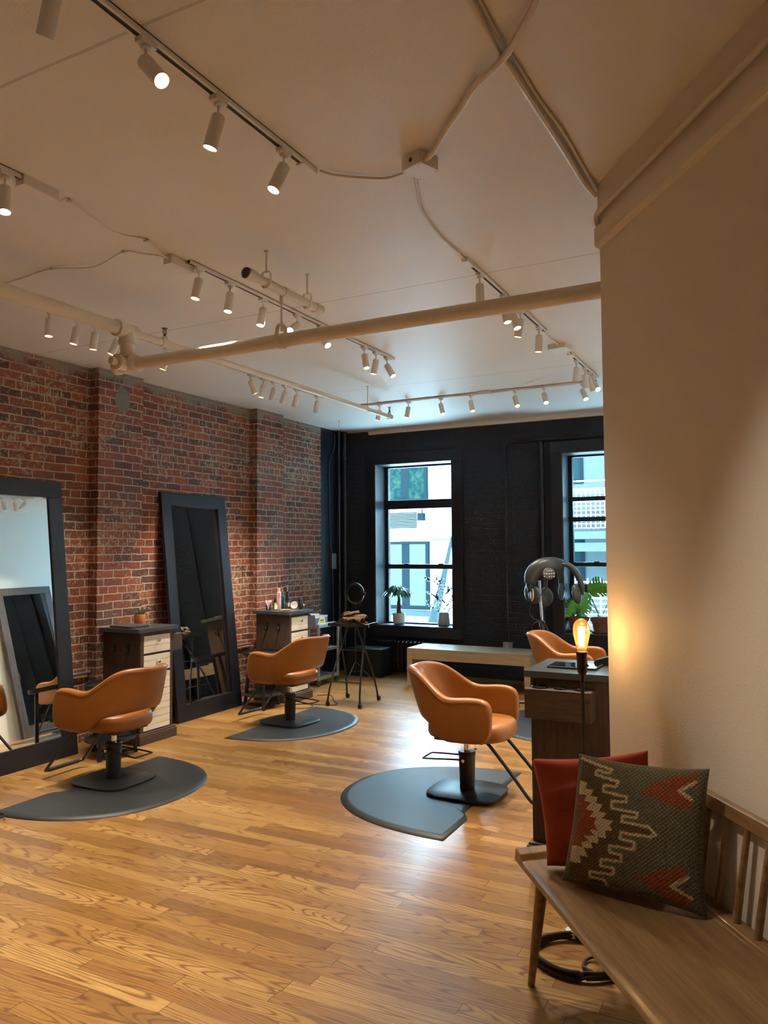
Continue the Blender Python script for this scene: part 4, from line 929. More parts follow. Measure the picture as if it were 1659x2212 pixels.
# ================================================================ WALL PIPES, SWITCH, OUTLET, RADIATOR
g3 = 'dark painted wall pipes'
for nm, x, y, r in (('thinner of the two dark corner pipes, nearer the bricks', -5.055, 8.48, .022), ('thicker dark corner pipe beside the window wall', -5.04, 8.60, .034)):
    bm = nb(); cyl(bm, (x,y,0), (x,y,H), r, seg=20); pipe_ring(bm, (x,y,2.85 if r > .03 else 2.35), (0,0,1), r+.012, .05); pipe_ring(bm, (x,y,2.72 if r > .03 else 2.25), (0,0,1), r+.009, .03)
    solo('wall_pipe', bm, 'navy', nm, 'pipe', g3)
bm = nb(); cyl(bm, (-2.468, WY-.035, 0), (-2.468, WY-.035, 2.78), .030, seg=20); pipe_ring(bm, (-2.468, WY-.035, 2.66), (0,0,1), .038, .05)
solo('wall_pipe', bm, 'navy', 'thick dark vertical pipe left of the right window', 'pipe', g3)
bm = nb(); tube(bm, smooth_path([(-2.908,WY-.014,.46),(-2.908,WY-.014,1.5),(-2.908,WY-.014,2.66),(-2.895,WY-.014,2.75),(-2.83,WY-.014,2.795),(-2.6,WY-.014,2.80),(-1.6,WY-.014,2.80),(-.7,WY-.014,2.80)], 6), .0115, 10)
solo('wall_conduit', bm, 'navy', 'slim dark conduit bending up the window wall from the outlet', 'conduit')
t = thing('wall_outlet', 'metal outlet plate with white sockets on the black brick wall above the bench', 'outlet', (-2.905, WY, .355))
bm = nb(); box(bm, -.055, .055, -.045, 0, 0, .085); obj('box', bm, 'steel', t, bevel=.003, smooth=False)
bm = nb(); cyl(bm, (-.012,-.048,.058), (-.012,-.044,.058), .017, seg=20); cyl(bm, (-.012,-.048,.022), (-.012,-.044,.022), .017, seg=20); obj('socket', bm, 'white_plastic', t)
bm = nb(); 
for dz in (.058,.022):
    for dx in (-.018,-.006): box(bm, dx-.0012, dx+.0012, -.0488, -.0478, dz-.005, dz+.005)
obj('socket_slots', bm, 'slot', t, smooth=False)
t = thing('wall_switch', 'grey metal switch box on its cable in the dark corner', 'switch', (WX, 8.37, 1.30))
bm = nb(); box(bm, 0, .04, -.05, .05, 0, .19); obj('box', bm, 'navy_reveal', t, bevel=.003, smooth=False)
bm = nb(); box(bm, .04, .043, -.05, .05, -.002, .192); obj('face_plate', bm, 'steel', t, bevel=.001, smooth=False)
bm = nb(); tube(bm, smooth_path([(.012,.07,1.72),(.012,.06,1.55),(.012,-.06,1.35),(.012,-.07,1.1),(.012,-.06,.6),(.012,-.04,.3),(.012,0,.19)], 5), .006, 8); obj('cable', bm, 'navy_reveal', t)
bm = nb(); tube(bm, smooth_path([(.012,0,0),(.012,.02,-.5),(.012,.01,-1.2)], 5), .006, 8); obj('cable', bm, 'navy_reveal', t)
t = thing('radiator', 'dark cast iron radiator below the left window, behind the pale bench', 'radiator', (-4.12, 8.62, 0))
for k in range(16):
    x = -.42+k*.055; bm = nb()
    for yy in (-.055, 0, .055): tube(bm, [(x,yy,.06),(x,yy,.38)], .016, 8)
    tube(bm, [(x,-.06,.38),(x,0,.395),(x,.06,.38)], .018, 8); tube(bm, [(x,-.06,.07),(x,0,.06),(x,.06,.07)], .018, 8)
    if k in (0, 15): tube(bm, [(x,-.06,.06),(x,-.06,0)], .014, 8)
    obj('radiator_column', bm, 'radiator', t)
bm = nb(); box(bm, -4.82, -4.335, 8.24, 8.53, 0, .335)
solo('storage_box', bm, 'radiator', 'low black box on the floor under the left window, left of the radiator', 'box', bevel=.006, smooth=False)
bm = nb(); cyl(bm, (WX+.03, 4.21, .560), (WX+.03, 6.66, .553), .0105, seg=12)
solo('wall_conduit', bm, 'steel', 'bare steel conduit running along the brick wall behind the cabinets', 'conduit')

# ================================================================ ROLLING TRAY WITH TOWELS
tr = thing('rolling_tray', 'black folding tray stand with crossed legs on small casters', 'tray stand', (-3.885, 6.78, 0), R_(4))
bm = nb(); box(bm, -.20, .20, -.135, .135, .782, .788); tubepts = [(-.205,-.14),(.205,-.14),(.205,.14),(-.205,.14)]
for a, b_ in zip(tubepts, tubepts[1:]+tubepts[:1]): 
    x0, x1 = sorted((a[0], b_[0])); y0, y1 = sorted((a[1], b_[1])); box(bm, x0-.004, x1+.004, y0-.004, y1+.004, .778, .806)
obj('tray', bm, 'black_gloss', tr, bevel=.003, smooth=False)
bm = nb(); box(bm, .209, .232, -.12, -.10, .796, .808); box(bm, .228, .233, -.12, -.10, .775, .806); obj('clip', bm, 'steel', tr, smooth=False)
feet = [(-.165,-.235),(-.165,.215),(.165,-.225),(.165,.225)]
for sx, sy in ((-1,-1),(-1,1),(1,-1),(1,1)):
    bm = nb(); xx = sx*.16; off = .008*sy
    tube(bm, smooth_path([(xx*.55-sx*.0,-sy*.10,.778),(xx*.78,-sy*.0+off,.56),(xx*.95,sy*.13,.32),(xx*1.05,sy*.195,.14),(xx*1.10,sy*.215,.05)], 5), .0095, 10)
    lg = obj('leg', bm, 'black', tr)
    bm = nb(); cyl(bm, (xx*1.10-.006,sy*.225,.022), (xx*1.10+.006,sy*.225,.022), .022, seg=18); cyl(bm, (xx*1.10+.010,sy*.225,.022), (xx*1.10+.020,sy*.225,.022), .022, seg=18); cyl(bm, (xx*1.10,sy*.215,.03), (xx*1.10,sy*.215,.055), .012, seg=12); obj('caster', bm, 'black_gloss', lg)
bm = nb(); cyl(bm, (-.165,-.165,.235), (.165,-.165,.235), .006, seg=8); obj('crossbar', bm, 'black', tr)
bm = nb(); cyl(bm, (-.165,.165,.235), (.165,.165,.235), .006, seg=8); obj('crossbar', bm, 'black', tr)
bm = nb(); cyl(bm, (-.15,0,.53), (.15,0,.53), .005, seg=8); obj('crossbar', bm, 'black', tr)
# heap of rolled towels
random.seed(5)
def towel(i, c, rz, ln, amp, mat='towel'):
    bm = nb(); n = 46; m_ = 9; g = []
    for a in range(n+1):
        s = a/n; row = []
        th = s*5.2; r = .014+.040*s
        for b in range(m_+1):
            w_ = (b/m_-.5)*ln; wob = noise.noise(Vector((s*3+i*7, b*.35, i)))*amp
            row.append(bm.verts.new((math.cos(th)*r+wob*.8, w_+wob*.5, math.sin(th)*r*.95+wob*.7+.052)))
        g.append(row)
    for a in range(n):
        for b in range(m_): bm.faces.new((g[a][b], g[a+1][b], g[a+1][b+1], g[a][b+1]))
    for v in bm.verts: v.co = Matrix.Rotation(rz, 3, 'Z') @ v.co + Vector(c)
    o = solo('towel', bm, mat, '', 'towel', 'heap of brown towels', ang=3)
    sm = o.modifiers.new('s', 'SOLIDIFY'); sm.thickness = .006; ss = o.modifiers.new('b', 'SUBSURF'); ss.levels = 1; ss.render_levels = 1
    return o
tw = [((-3.95,6.74,.785),.3,.20,.03,'brown towel at the front left of the heap on the tray stand'),((-3.87,6.72,.785),-.5,.20,.03,'brown towel at the front middle of the heap on the tray stand'),((-3.80,6.78,.785),1.0,.16,.03,'brown towel at the right end of the heap on the tray stand'),((-3.91,6.80,.835),-.2,.22,.04,'topmost brown towel of the heap on the tray stand'),((-3.85,6.84,.80),1.4,.22,.04,'brown towel at the back of the heap on the tray stand')]
for i, (c, rz, ln, am, lb) in enumerate(tw): towel(i, c, rz, ln, am)['label'] = lb
bm = nb(); tube(bm, smooth_path([(-3.985,6.77,.845),(-3.965,6.73,.868),(-3.945,6.71,.85),(-3.94,6.70,.82)], 5), .010, 8, ry=.5); solo('towel', bm, 'towel_red', 'narrow red cloth edge at the left of the brown towel heap', 'cloth', 'heap of brown towels')

# ================================================================ STEEL CART BEHIND THE PRODUCT CABINET
ct = thing('steel_cart', 'grey steel utility cart on casters behind the product cabinet', 'cart', (-4.88, 7.60, 0))
for z0 in (.07, .385, .655): 
    bm = nb(); box(bm, -.19, .19, -.20, .20, z0, z0+.008); box(bm, -.20, -.19, -.21, .21, z0, z0+.035); box(bm, .19, .20, -.21, .21, z0, z0+.035); box(bm, -.2, .2, -.21, -.20, z0, z0+.035); box(bm, -.2, .2, .20, .21, z0, z0+.035)
    obj('shelf', bm, 'steel', ct, bevel=.002, smooth=False)
for sx in (-1, 1):
    for sy in (-1, 1):
        bm = nb(); box(bm, sx*.202-.012, sx*.202+.012, sy*.212-.012, sy*.212+.012, .07, .70); p = obj('post', bm, 'steel', ct, bevel=.002, smooth=False)
        bm = nb(); cyl(bm, (sx*.19-.012, sy*.19, .033), (sx*.19+.012, sy*.19, .033), .033, seg=18); box(bm, sx*.19-.018, sx*.19+.018, sy*.19-.012, sy*.19+.012, .045, .072); obj('caster', bm, 'grey_plastic', p)
t = thing('carton', 'blue and yellow printed carton on the steel cart', 'box', (-4.80, 7.56, .692), R_(3), 'cartons on the cart')
bm = nb(); box(bm, -.055, .055, -.14, .14, 0, .088); obj('box', bm, 'blue_print', t, bevel=.002, smooth=False)
bm = nb(); prism(bm, [(-.10,.003),(.10,.003),(.07,.07),(-.04,.07)], .0552, .0565, Matrix(((0,0,1,0),(1,0,0,0),(0,1,0,0),(0,0,0,1)))); box(bm, -.05, .05, -.1402, -.141+.0, .01, .07); obj('yellow_panel', bm, 'yellow_print', t, smooth=False)
bm = nb(); box(bm, -.056, .0565, -.141, .141, .070, .0885); obj('white_band', bm, 'white_plastic', t, smooth=False)
bm = nb()
for k in range(5): box(bm, .0566, .0572, -.03+k*.016, -.019+k*.016, .028, .048)
obj('printed_word', bm, 'slot', t, smooth=False)
bm = nb(); box(bm, -4.93, -4.81, 7.42, 7.62, .781, .80); solo('carton', bm, 'white_plastic', 'flat white box lying on top of the blue and yellow carton', 'box', 'cartons on the cart', bevel=.003, smooth=False)
bm = nb(); box(bm, -4.73, -4.69, 7.42, 7.78, .691, .699); solo('foil_strip_box', bm, 'white_plastic', 'long flat white box at the front edge of the cart top', 'box', 'cartons on the cart', bevel=.002, smooth=False)
bm = nb(); pts = [(-4.76+.03*math.sin(k*1.1), 7.60+.10*math.cos(k*.7), .405+.012*(k%5)+.02*math.sin(k)**2) for k in range(26)]
tube(bm, smooth_path(pts, 5), .007, 8); solo('hose_coil', bm, 'black_gloss', 'tangle of black cable on the middle shelf of the steel cart', 'cable')
bm = nb(); tube(bm, smooth_path([(-4.70,7.47,.40),(-4.70,7.50,.47),(-4.70,7.53,.52),(-4.71,7.56,.55),(-4.71,7.54,.575)], 4), .006, 8); solo('tube_tool', bm, 'steel', 'bent shiny tube standing on the middle shelf of the steel cart', 'tool')

# ================================================================ RING LIGHT ON STAND
rl = thing('ring_light', 'black ring light on a thin stand behind the tray of towels', 'ring light', (-4.52, 7.95, 0), R_(27))
bm = nb(); R90 = Matrix.Rotation(R_(90), 3, 'X')
ring = [(.100*math.cos(2*math.pi*k/40), 0, 1.02+.118*math.sin(2*math.pi*k/40)) for k in range(40)]
tube(bm, ring, .012, 8, closed=True, ry=.8); obj('ring', bm, 'black', rl)
bm = nb(); tube(bm, [(.089*math.cos(2*math.pi*k/40), -.006, 1.02+.106*math.sin(2*math.pi*k/40)) for k in range(40)], .004, 6, closed=True); obj('ring_diffuser', bm, 'grey_plastic', rl)
bm = nb(); cyl(bm, (0,.01,.12), (0,.01,.62), .009, seg=10); cyl(bm, (0,.01,.60), (0,.01,.90), .006, seg=10); pipe_ring(bm, (0,.01,.61), (0,0,1), .014, .04); obj('pole', bm, 'black', rl)
for a in (0, 120, 240):
    bm = nb(); c, s = math.cos(R_(a)), math.sin(R_(a)); tube(bm, [(0,.01,.22),(.20*c,.01+.20*s,.008)], .006, 8); tube(bm, [(0,.01,.10),(.10*c,.01+.10*s,.115)], .004, 6); obj('leg', bm, 'black', rl)
bm = nb(); box(bm, .085, .125, -.02, .01, 1.0, 1.03); cyl(bm, (.105,-.02,1.015), (.105,-.03,1.015), .010, seg=10); obj('phone_clamp', bm, 'black', rl)

# ================================================================ HOOD DRYER (infrared processor) ON ITS POLE
hd = thing('hood_dryer', 'dark grey hair processor with curved heating arms in front of the right window', 'hair dryer', (-2.084, 7.30, 0), R_(27.4))
def hp(u, v, dy=0): return Vector(((u-1172)/223.5, dy, .584+(1400-v)/223.5))
bm = nb(); c = hp(1188, 1243); Rr = Matrix.Rotation(R_(-12), 3, 'Y')
for px, rr, dz in ((0,1,0),): pass
pth = smooth_path([hp(1146,1262,-.02), hp(1152,1240,-.03), hp(1170,1226,-.03), hp(1195,1222,-.02), hp(1218,1224,0)], 4)
tube(bm, pth, [.022+.032*math.sin(math.pi*min(1,(i+1.5)/(len(pth)+3)))**.7 for i in range(len(pth))], 20, ry=1.5)
obj('control_head', bm, 'grey_plastic', hd, ang=3)
bm = nb(); lathe(bm, [(0,0),(.058,.0),(.060,.004),(.055,.010),(.040,.014),(0,.015)], 28, hp(1183,1240,-.105), Matrix.Rotation(R_(20), 3, 'Y') @ Matrix.Rotation(R_(75), 3, 'X')); cp_ = obj('control_panel', bm, 'slot', hd)
bm = nb()
for i in range(5):
    for j in range(3):
        if (i, j) in ((0,0),(4,0)): continue
        p = hp(1173+i*5, 1234+j*6, -.124); ell(bm, p, .008, .004, .0075, seg=10, rings=6)
obj('panel_buttons', bm, 'steel', cp_)
def arm(name, pts, rad, ry_, pc, pr_, prot, ventn=4):
    bm = nb(); p = smooth_path(pts, 5); tube(bm, p, [rad*(.75+.4*math.sin(math.pi*i/len(p))) for i in range(len(p))], 14, ry=ry_); a = obj('heating_arm', bm, 'grey_plastic', hd, ang=3)
    bm = nb(); ell(bm, pc, *pr_, rot=prot, seg=28, rings=16); pd = obj('heater_pad', bm, 'grey_plastic', a, ang=3)
    bm = nb()
    for k in range(ventn):
        q = Vector(pc) + prot @ Vector(((-.3+.2*k)*pr_[0], -pr_[1]*.93, pr_[2]*.35)); ell(bm, q, .004, .004, .024, rot=prot, seg=8, rings=6)
    obj('vent_slots', bm, 'slot', pd)
    return a
Iz = lambda d: Matrix.Rotation(R_(d), 3, 'Z')
arm('right', [hp(1205,1222,0), hp(1228,1222,-.02), hp(1246,1240,-.03), hp(1256,1265,-.03), hp(1258,1285,-.02)], .043, .6, hp(1246,1284,-.03), (.060,.035,.098), Matrix.Rotation(R_(-8), 3, 'Y') @ Iz(38))
arm('left', [hp(1165,1224,.03), hp(1150,1240,.03), hp(1144,1262,.02), hp(1146,1280,.0)], .032, .6, hp(1156,1286,-.02), (.066,.032,.085), Iz(-45))
arm('middle', [hp(1190,1235,.08), hp(1187,1255,.10), hp(1186,1275,.10)], .022, .6, hp(1183,1292,.08), (.082,.032,.095), Iz(12))
arm('rear', [hp(1180,1226,.06), hp(1165,1235,.20), hp(1158,1258,.30), hp(1157,1275,.32)], .030, .6, hp(1158,1285,.32), (.065,.03,.09), Iz(120))
arm('rearright', [hp(1205,1224,.06), hp(1222,1232,.20), hp(1230,1255,.30), hp(1231,1272,.32)], .030, .6, hp(1231,1283,.32), (.065,.03,.09), Iz(60))
bm = nb(); ell(bm, hp(1149,1285,-.055), .020, .010, .062, rot=Iz(-45), seg=16, rings=10); obj('reflector_grille', bm, 'metal', hd)
bm = nb(); cyl(bm, hp(1168,1255), hp(1172,1345), .013, seg=14); obj('chrome_pole', bm, 'metal', hd)
bm = nb(); cyl(bm, hp(1172,1345), Vector((0.0,0,.06)), .019, seg=14); pipe_ring(bm, hp(1172,1348), (0,0,1), .028, .05); obj('lower_pole', bm, 'grey_plastic', hd)
for k in range(5):
    a = R_(72*k+20); bm = nb(); tube(bm, [(0,0,.075),(.24*math.cos(a),.24*math.sin(a),.055)], [.022,.014], 10); lg = obj('base_leg', bm, 'grey_plastic', hd)
    bm = nb(); cyl(bm, (.24*math.cos(a)-.01,.24*math.sin(a),.025), (.24*math.cos(a)+.01,.24*math.sin(a),.025), .025, seg=14); obj('caster', bm, 'black', lg)
bm = nb(); tube(bm, smooth_path([hp(1180,1270,-.05), hp(1168,1285,-.06), hp(1150,1300,-.06), hp(1142,1320,-.05), hp(1150,1335,-.04), hp(1170,1345,-.03), hp(1180,1362,-.03), hp(1160,1368,-.04), hp(1146,1362,-.04), hp(1154,1346,-.04), hp(1172,1342,-.03), hp(1184,1364,-.03)], 6), .005, 8); obj('power_cable', bm, 'black', hd)

# ================================================================ PLANTS
def leaf(bm, base, d, ln, wd, droop=.3, seg=6, up=Vector((0,0,1))):
    d = Vector(d).normalized(); side = d.cross(up)
    if side.length < .05: side = Vector((1,0,0))
    side.normalize(); prev = None
    for k in range(seg+1):
        s = k/seg; c = Vector(base) + d*ln*s - Vector((0,0,1))*ln*droop*s*s; w_ = wd*math.sin(math.pi*min(.98, .06+s*.93))**.8*.5
        a = bm.verts.new(c+side*w_+Vector((0,0,w_*.25))); m_ = bm.verts.new(c); b_ = bm.verts.new(c-side*w_+Vector((0,0,w_*.25)))
        if prev: bm.faces.new((prev[0], a, m_, prev[1])); bm.faces.new((prev[1], m_, b_, prev[2]))
        prev = (a, m_, b_)
SIL = .582
mt = thing('money_tree', 'small braided money tree in a white pot, left on the left window sill', 'plant', (-4.40, 8.872, SIL))
bm = nb(); lathe(bm, [(.0,0),(.042,0),(.058,.012),(.064,.05),(.063,.102),(.060,.105),(.057,.102),(.056,.088),(0,.088)], 36); obj('pot', bm, 'pot_white', mt)
bm = nb(); lathe(bm, [(0,.086),(.056,.086),(.03,.093),(0,.094)], 20, cap=False); obj('soil', bm, 'soil', mt)
bm = nb()
for k in range(3):
    tube(bm, [(.016*(1-.6*i/14)*math.cos(k*2.09+i*.42), .016*(1-.6*i/14)*math.sin(k*2.09+i*.42), .085+.013*i) for i in range(15)], [.013-.0005*i for i in range(15)], 8)
obj('braided_trunk', bm, 'trunk', mt)
random.seed(3)
tops = [(.0,.0,.27)]
for k in range(9):
    a = k*.70+.3; rad = .035+.045*((k*37)%10)/10; hz = .34+.055*((k*53)%10)/10-.03; hub = Vector((rad*math.cos(a), rad*math.sin(a)*.6, hz))
    bm = nb(); tube(bm, smooth_path([(0,0,.265),(hub.x*.4,hub.y*.4,.30+.02*(k%2)),hub], 4), .0026, 6)
    st = obj('stem', bm, 'stem', mt); bm = nb(); nl = 7
    for j in range(nl):
        b_ = a + (j-2.5)*.62; leaf(bm, hub, (math.cos(b_), math.sin(b_)*.8, .12), .092+.025*random.random(), .042, .75)
    obj('leaves', bm, 'leaf', st, ang=3)
mt.scale = (1.3, 1.2, 1.36)
fi = thing('small_ficus', 'sparse small leaved plant in a grey pot, right on the left window sill', 'plant', (-3.785, 8.885, SIL))
bm = nb(); lathe(bm, [(.0,0),(.048,0),(.060,.010),(.0615,.03),(.052,.118),(.049,.121),(.046,.117),(.045,.104),(0,.104)], 36); obj('pot', bm, 'pot_grey', fi)
bm = nb(); lathe(bm, [(0,.102),(.045,.102),(0,.108)], 20, cap=False); obj('soil', bm, 'soil', fi)
bm = nb(); lf = nb(); random.seed(11)
def branch(p, d, ln, depth):
    pts = [Vector(p)]
    for k in range(5): d = (Vector(d)+Vector((random.uniform(-.22,.22), random.uniform(-.2,.2), random.uniform(-.05,.2)))).normalized(); pts.append(pts[-1]+d*ln/5)
    tube(bm, pts, [.0028*(1-.12*i)/(1+depth*.5) for i in range(6)], 5)
    for q in pts[1:]:
        for j in range(4):
            a = random.uniform(0, 6.28); leaf(lf, q, (math.cos(a), math.sin(a), random.uniform(.1,.9)), random.uniform(.022,.032), .018, .1, 3)
    if depth < 2:
        for q in pts[1:]:
            if random.random() < .75: a = random.uniform(0, 6.28); branch(q, (math.cos(a), math.sin(a)*.7, random.uniform(.15,.8)), ln*.50, depth+1)
branch((0,0,.10), (.02,0,1), .27, 0)
branch((0,0,.10), (-.9,.1,.45), .15, 1); branch((.01,0,.11), (.8,-.1,.5), .14, 1); branch((0,0,.13), (-.6,.1,.8), .17, 1)
fi.scale = (1.3, 1.2, 1.36); obj('branches', bm, 'trunk', fi); obj('leaves', lf, 'leaf_dark', fi, ang=3)
def monstera_leaf(bm, base, d, ln, wd, cuts=6, droop=.35):
    d = Vector(d).normalized(); side = d.cross(Vector((.25,-.85,.45))).normalized(); n = 36; mid = []; 
    for k in range(n+1):
        s = k/n; mid.append(Vector(base)+d*ln*s-Vector((0,0,1))*ln*droop*s*s)
    for sg in (-1, 1):
        prev = None
        for k in range(n+1):
            s = k/n; w_ = wd*.5*(math.sin(math.pi*min(.985, .10+s*.88))**.55)
            if s > .15 and s < .93 and ((s*cuts*1.15) % 1) > .72: w_ *= .42
            tip = mid[k]+side*sg*w_+d*w_*.35+Vector((.02,.25,-.10))*w_; a, b_ = bm.verts.new(mid[k]), bm.verts.new(tip)
            if prev: bm.faces.new((prev[0], a, b_, prev[1]))
            prev = (a, b_)
mo = thing('potted_monstera', 'bright green monstera in an aged terracotta pot, right window sill', 'plant', (-1.852, 8.862, SIL))
def clay_pot(t, mat):
    bm = nb(); lathe(bm, [(.0,.0),(.098,.0),(.112,.014),(.112,.022),(.085,.014),(.0,.014)], 36); obj('saucer', bm, mat, t)
    bm = nb(); lathe(bm, [(.0,.014),(.078,.014),(.108,.128),(.110,.130),(.118,.132),(.124,.168),(.121,.172),(.113,.170),(.110,.150),(0,.150)], 36); obj('pot', bm, mat, t)
    bm = nb(); lathe(bm, [(0,.148),(.110,.148),(0,.156)], 20, cap=False); obj('soil', bm, 'soil', t)
clay_pot(mo, 'old_terracotta')
for k, (p, d, ln, wd) in enumerate((((-.13,-.05,.46),(.85,-.25,.62),.29,.26), ((-.13,-.08,.385),(-.25,-.4,-.7),.15,.16), ((-.10,-.07,.43),(-.5,-.5,-.2),.15,.16), ((.14,-.06,.50),(.8,-.3,.3),.2,.2), ((-.26,-.08,.36),(-.5,-.3,-.6),.15,.14))):
    bm = nb(); tube(bm, smooth_path([(.02*(k%3)-.02,0,.15),(p[0]*.35,p[1]*.5,.26),Vector(p)], 6), .0042, 8); st = obj('stem', bm, 'stem', mo)
    bm = nb(); monstera_leaf(bm, p, d, ln, wd); obj('leaf', bm, 'leaf_bright', st, ang=3)
m2 = thing('potted_monstera', 'dark leaved plant in a clay pot behind the glowing bulb', 'plant', (-2.105, 8.86, SIL))
clay_pot(m2, 'old_terracotta')
for k, (p, d, ln, wd) in enumerate((((.0,-.03,.36),(-.75,-.3,-.1),.15,.12), ((.0,-.05,.34),(.15,-.4,-.8),.16,.12), ((.02,-.03,.26),(.5,-.5,.1),.10,.07))):
    bm = nb(); tube(bm, smooth_path([(.0,0,.15),(p[0]*.5,p[1]*.5,.26),Vector(p)], 6), .004, 8); st = obj('stem', bm, 'stem', m2)
    bm = nb(); monstera_leaf(bm, p, d, ln, wd); obj('leaf', bm, 'leaf', st, ang=3)
TZ = .921
su = thing('potted_succulent', 'little green succulent in an orange clay pot on the left drawer cabinet', 'plant', (-4.865, 4.86, TZ))
bm = nb(); lathe(bm, [(.0,0),(.040,0),(.042,.002),(.0425,.012),(.0415,.013),(.043,.016),(.045,.086),(.044,.088),(.041,.086),(.041,.074),(0,.074)], 32); obj('pot', bm, 'terracotta', su)
bm = nb(); lathe(bm, [(0,.073),(.041,.073),(0,.077)], 16, cap=False); obj('soil', bm, 'soil', su)
bm = nb(); random.seed(8)
for k in range(22):
    a = k*2.4; e = .35+.9*(k/22); r0 = .010; dd = Vector((math.cos(a)*(1.2-e*.6), math.sin(a)*(1.2-e*.6), e)).normalized(); b0 = Vector((r0*math.cos(a), r0*math.sin(a), .074))
    tube(bm, [b0, b0+dd*.025, b0+dd*.052+Vector((0,0,.006))], [.006,.0055,.0012], 6)
obj('leaves', bm, 'leaf', su)
bm = nb(); prism(bm, [(-.12,-.11),(.10,-.13),(.125,-.11),(.125,.08),(.11,.10),(-.12,.11)], 0, .016); bmesh.ops.translate(bm, verts=bm.verts, vec=(-4.80,4.695,TZ)); solo('slate_board', bm, 'slate', 'thin dark grey board lying on the left drawer cabinet', 'board', bevel=.003, smooth=False)

# ================================================================ PRODUCTS ON THE SECOND CABINET
gp = 'hair products on the cabinet'
def prod(name, x, y, label, cat='bottle', rz=0): return thing(name, label, cat, (x, y, TZ), rz, gp)
t = prod('cotton_swab_jar', -4.755, 6.545, 'clear jar of white cotton swabs at the left end of the product cabinet', 'jar')
bm = nb(); lathe(bm, [(.0,0),(.022,0),(.024,.004),(.024,.05),(.022,.05),(.022,.006),(0,.006)], 24); obj('jar', bm, 'clear_glass', t)
random.seed(2)
for k in range(9):
    a = k*.7; bm = nb(); p1 = Vector((.026*math.cos(a), .026*math.sin(a), .082+.006*(k%3))); cyl(bm, (.008*math.cos(a+2), .008*math.sin(a+2), .007), p1, .0016, seg=6); ell(bm, p1, .0062, .0062, .009, seg=8, rings=6); obj('swab', bm, 'cotton', t)
t = prod('oil_bottle', -4.69, 6.575, 'olive green bottle with a black cap and cream label')
bm = nb(); lathe(bm, [(.0,0),(.020,0),(.0215,.003),(.0215,.065),(.012,.078),(.011,.082),(0,.082)], 24); obj('bottle', bm, 'olive', t)
bm = nb(); cyl(bm, (0,0,.082), (0,0,.118), .0135, .0125, 20); obj('cap', bm, 'black', t)
bm = nb(); tube(bm, [(.0218*math.cos(a), .0218*math.sin(a), .034) for a in [R_(x) for x in range(-60, 31, 6)]], .0006, 6); 
g = []
for x in range(-75, 31, 7): g.append([bm.verts.new((.0222*math.cos(R_(x)), .0222*math.sin(R_(x)), z)) for z in (.010,.058)])
for a, b_ in zip(g, g[1:]): bm.faces.new((a[0], b_[0], b_[1], a[1]))
obj('label_sticker', bm, 'label', t)
t = prod('hairspray_can', -4.70, 6.655, 'tall pale pink aerosol can with a pink cap', 'can')
bm = nb(); lathe(bm, [(.0,0),(.023,0),(.024,.002),(.024,.172),(.022,.180),(.017,.186),(0,.186)], 28); obj('can', bm, 'pink', t)
bm = nb(); cyl(bm, (0,0,.184), (0,0,.222), .0165, .0160, 24); obj('cap', bm, 'pink_cap', t)
text_obj('print', 'OSIS', .026, 'magenta', t, (.0205*math.cos(R_(-50))*1.19, .0205*math.sin(R_(-50))*1.19, .145), (R_(90), R_(90), R_(40)))
t = prod('teal_bottle', -4.735, 6.76, 'dark teal bottle behind the pink can')
bm = nb(); lathe(bm, [(.0,0),(.030,0),(.032,.004),(.032,.125),(.026,.145),(.014,.155),(.012,.17),(0,.17)], 28); obj('bottle', bm, 'teal_glass', t)
t = prod('mister_bottle', -4.64, 6.72, 'clear spray bottle with a black waist and a silver top')
bm = nb(); lathe(bm, [(.0,0),(.021,0),(.022,.004),(.022,.095),(.0215,.096),(0,.096)], 24); obj('bottle', bm, 'clear_glass', t)
bm = nb(); lathe(bm, [(.0215,.085),(.0195,.12),(.016,.145),(.017,.165),(.020,.188),(.0,.189)], 24, cap=False); obj('grip', bm, 'black', t)
bm = nb(); cyl(bm, (.002,0,.188), (.002,0,.255), .0062, seg=12); obj('nozzle_tube', bm, 'metal', t)
bm = nb(); cyl(bm, (-.024,.01,.10), (-.024,.01,.268), .002, seg=6); cyl(bm, (-.024,.01,.268), (-.024,.01,.285), .0055, seg=10); obj('pump_top', bm, 'black', t)
bm = nb(); box(bm, .004, .0225, -.010, .010, .03, .07); obj('label_sticker', bm, 'white_plastic', t, smooth=False)
bm = nb(); lathe(bm, [(.0,0),(.045,0),(.056,.006),(.058,.009),(.052,.008),(0,.006)], 32); bmesh.ops.translate(bm, verts=bm.verts, vec=(-4.57,6.59,TZ)); solo('wooden_dish', bm, 'light_wood', 'shallow round pale dish at the front of the product cabinet', 'dish', gp)
t = prod('round_clock', -4.605, 6.795, 'small round white clock right of the spray bottle', 'clock', R_(-55))
Ry = Matrix.Rotation(R_(83), 3, 'Y')
bm = nb(); lathe(bm, [(0,0),(.036,0),(.039,.003),(.039,.012),(.036,.015),(.033,.013),(0,.013)], 32, (0,0,.039), Ry); obj('case', bm, 'white_plastic', t)
bm = nb(); box(bm, .0150, .0158, -.001, .001, .039, .058, Matrix.Translation((0,0,0))); box(bm, .0150, .0158, -.014, .0, .047, .049); obj('hands', bm, 'slot', t, smooth=False)
t = prod('flat_iron', -4.53, 6.80, 'black hair straightener standing upright on the product cabinet', 'hair straightener')
bm = nb(); box(bm, -.010, .014, -.016, .004, .0, .105, Matrix.Rotation(R_(5), 4, 'X')); box(bm, -.010, .014, .006, .022, .0, .103, Matrix.Rotation(R_(-2), 4, 'X')); obj('plates', bm, 'black', t, bevel=.004)
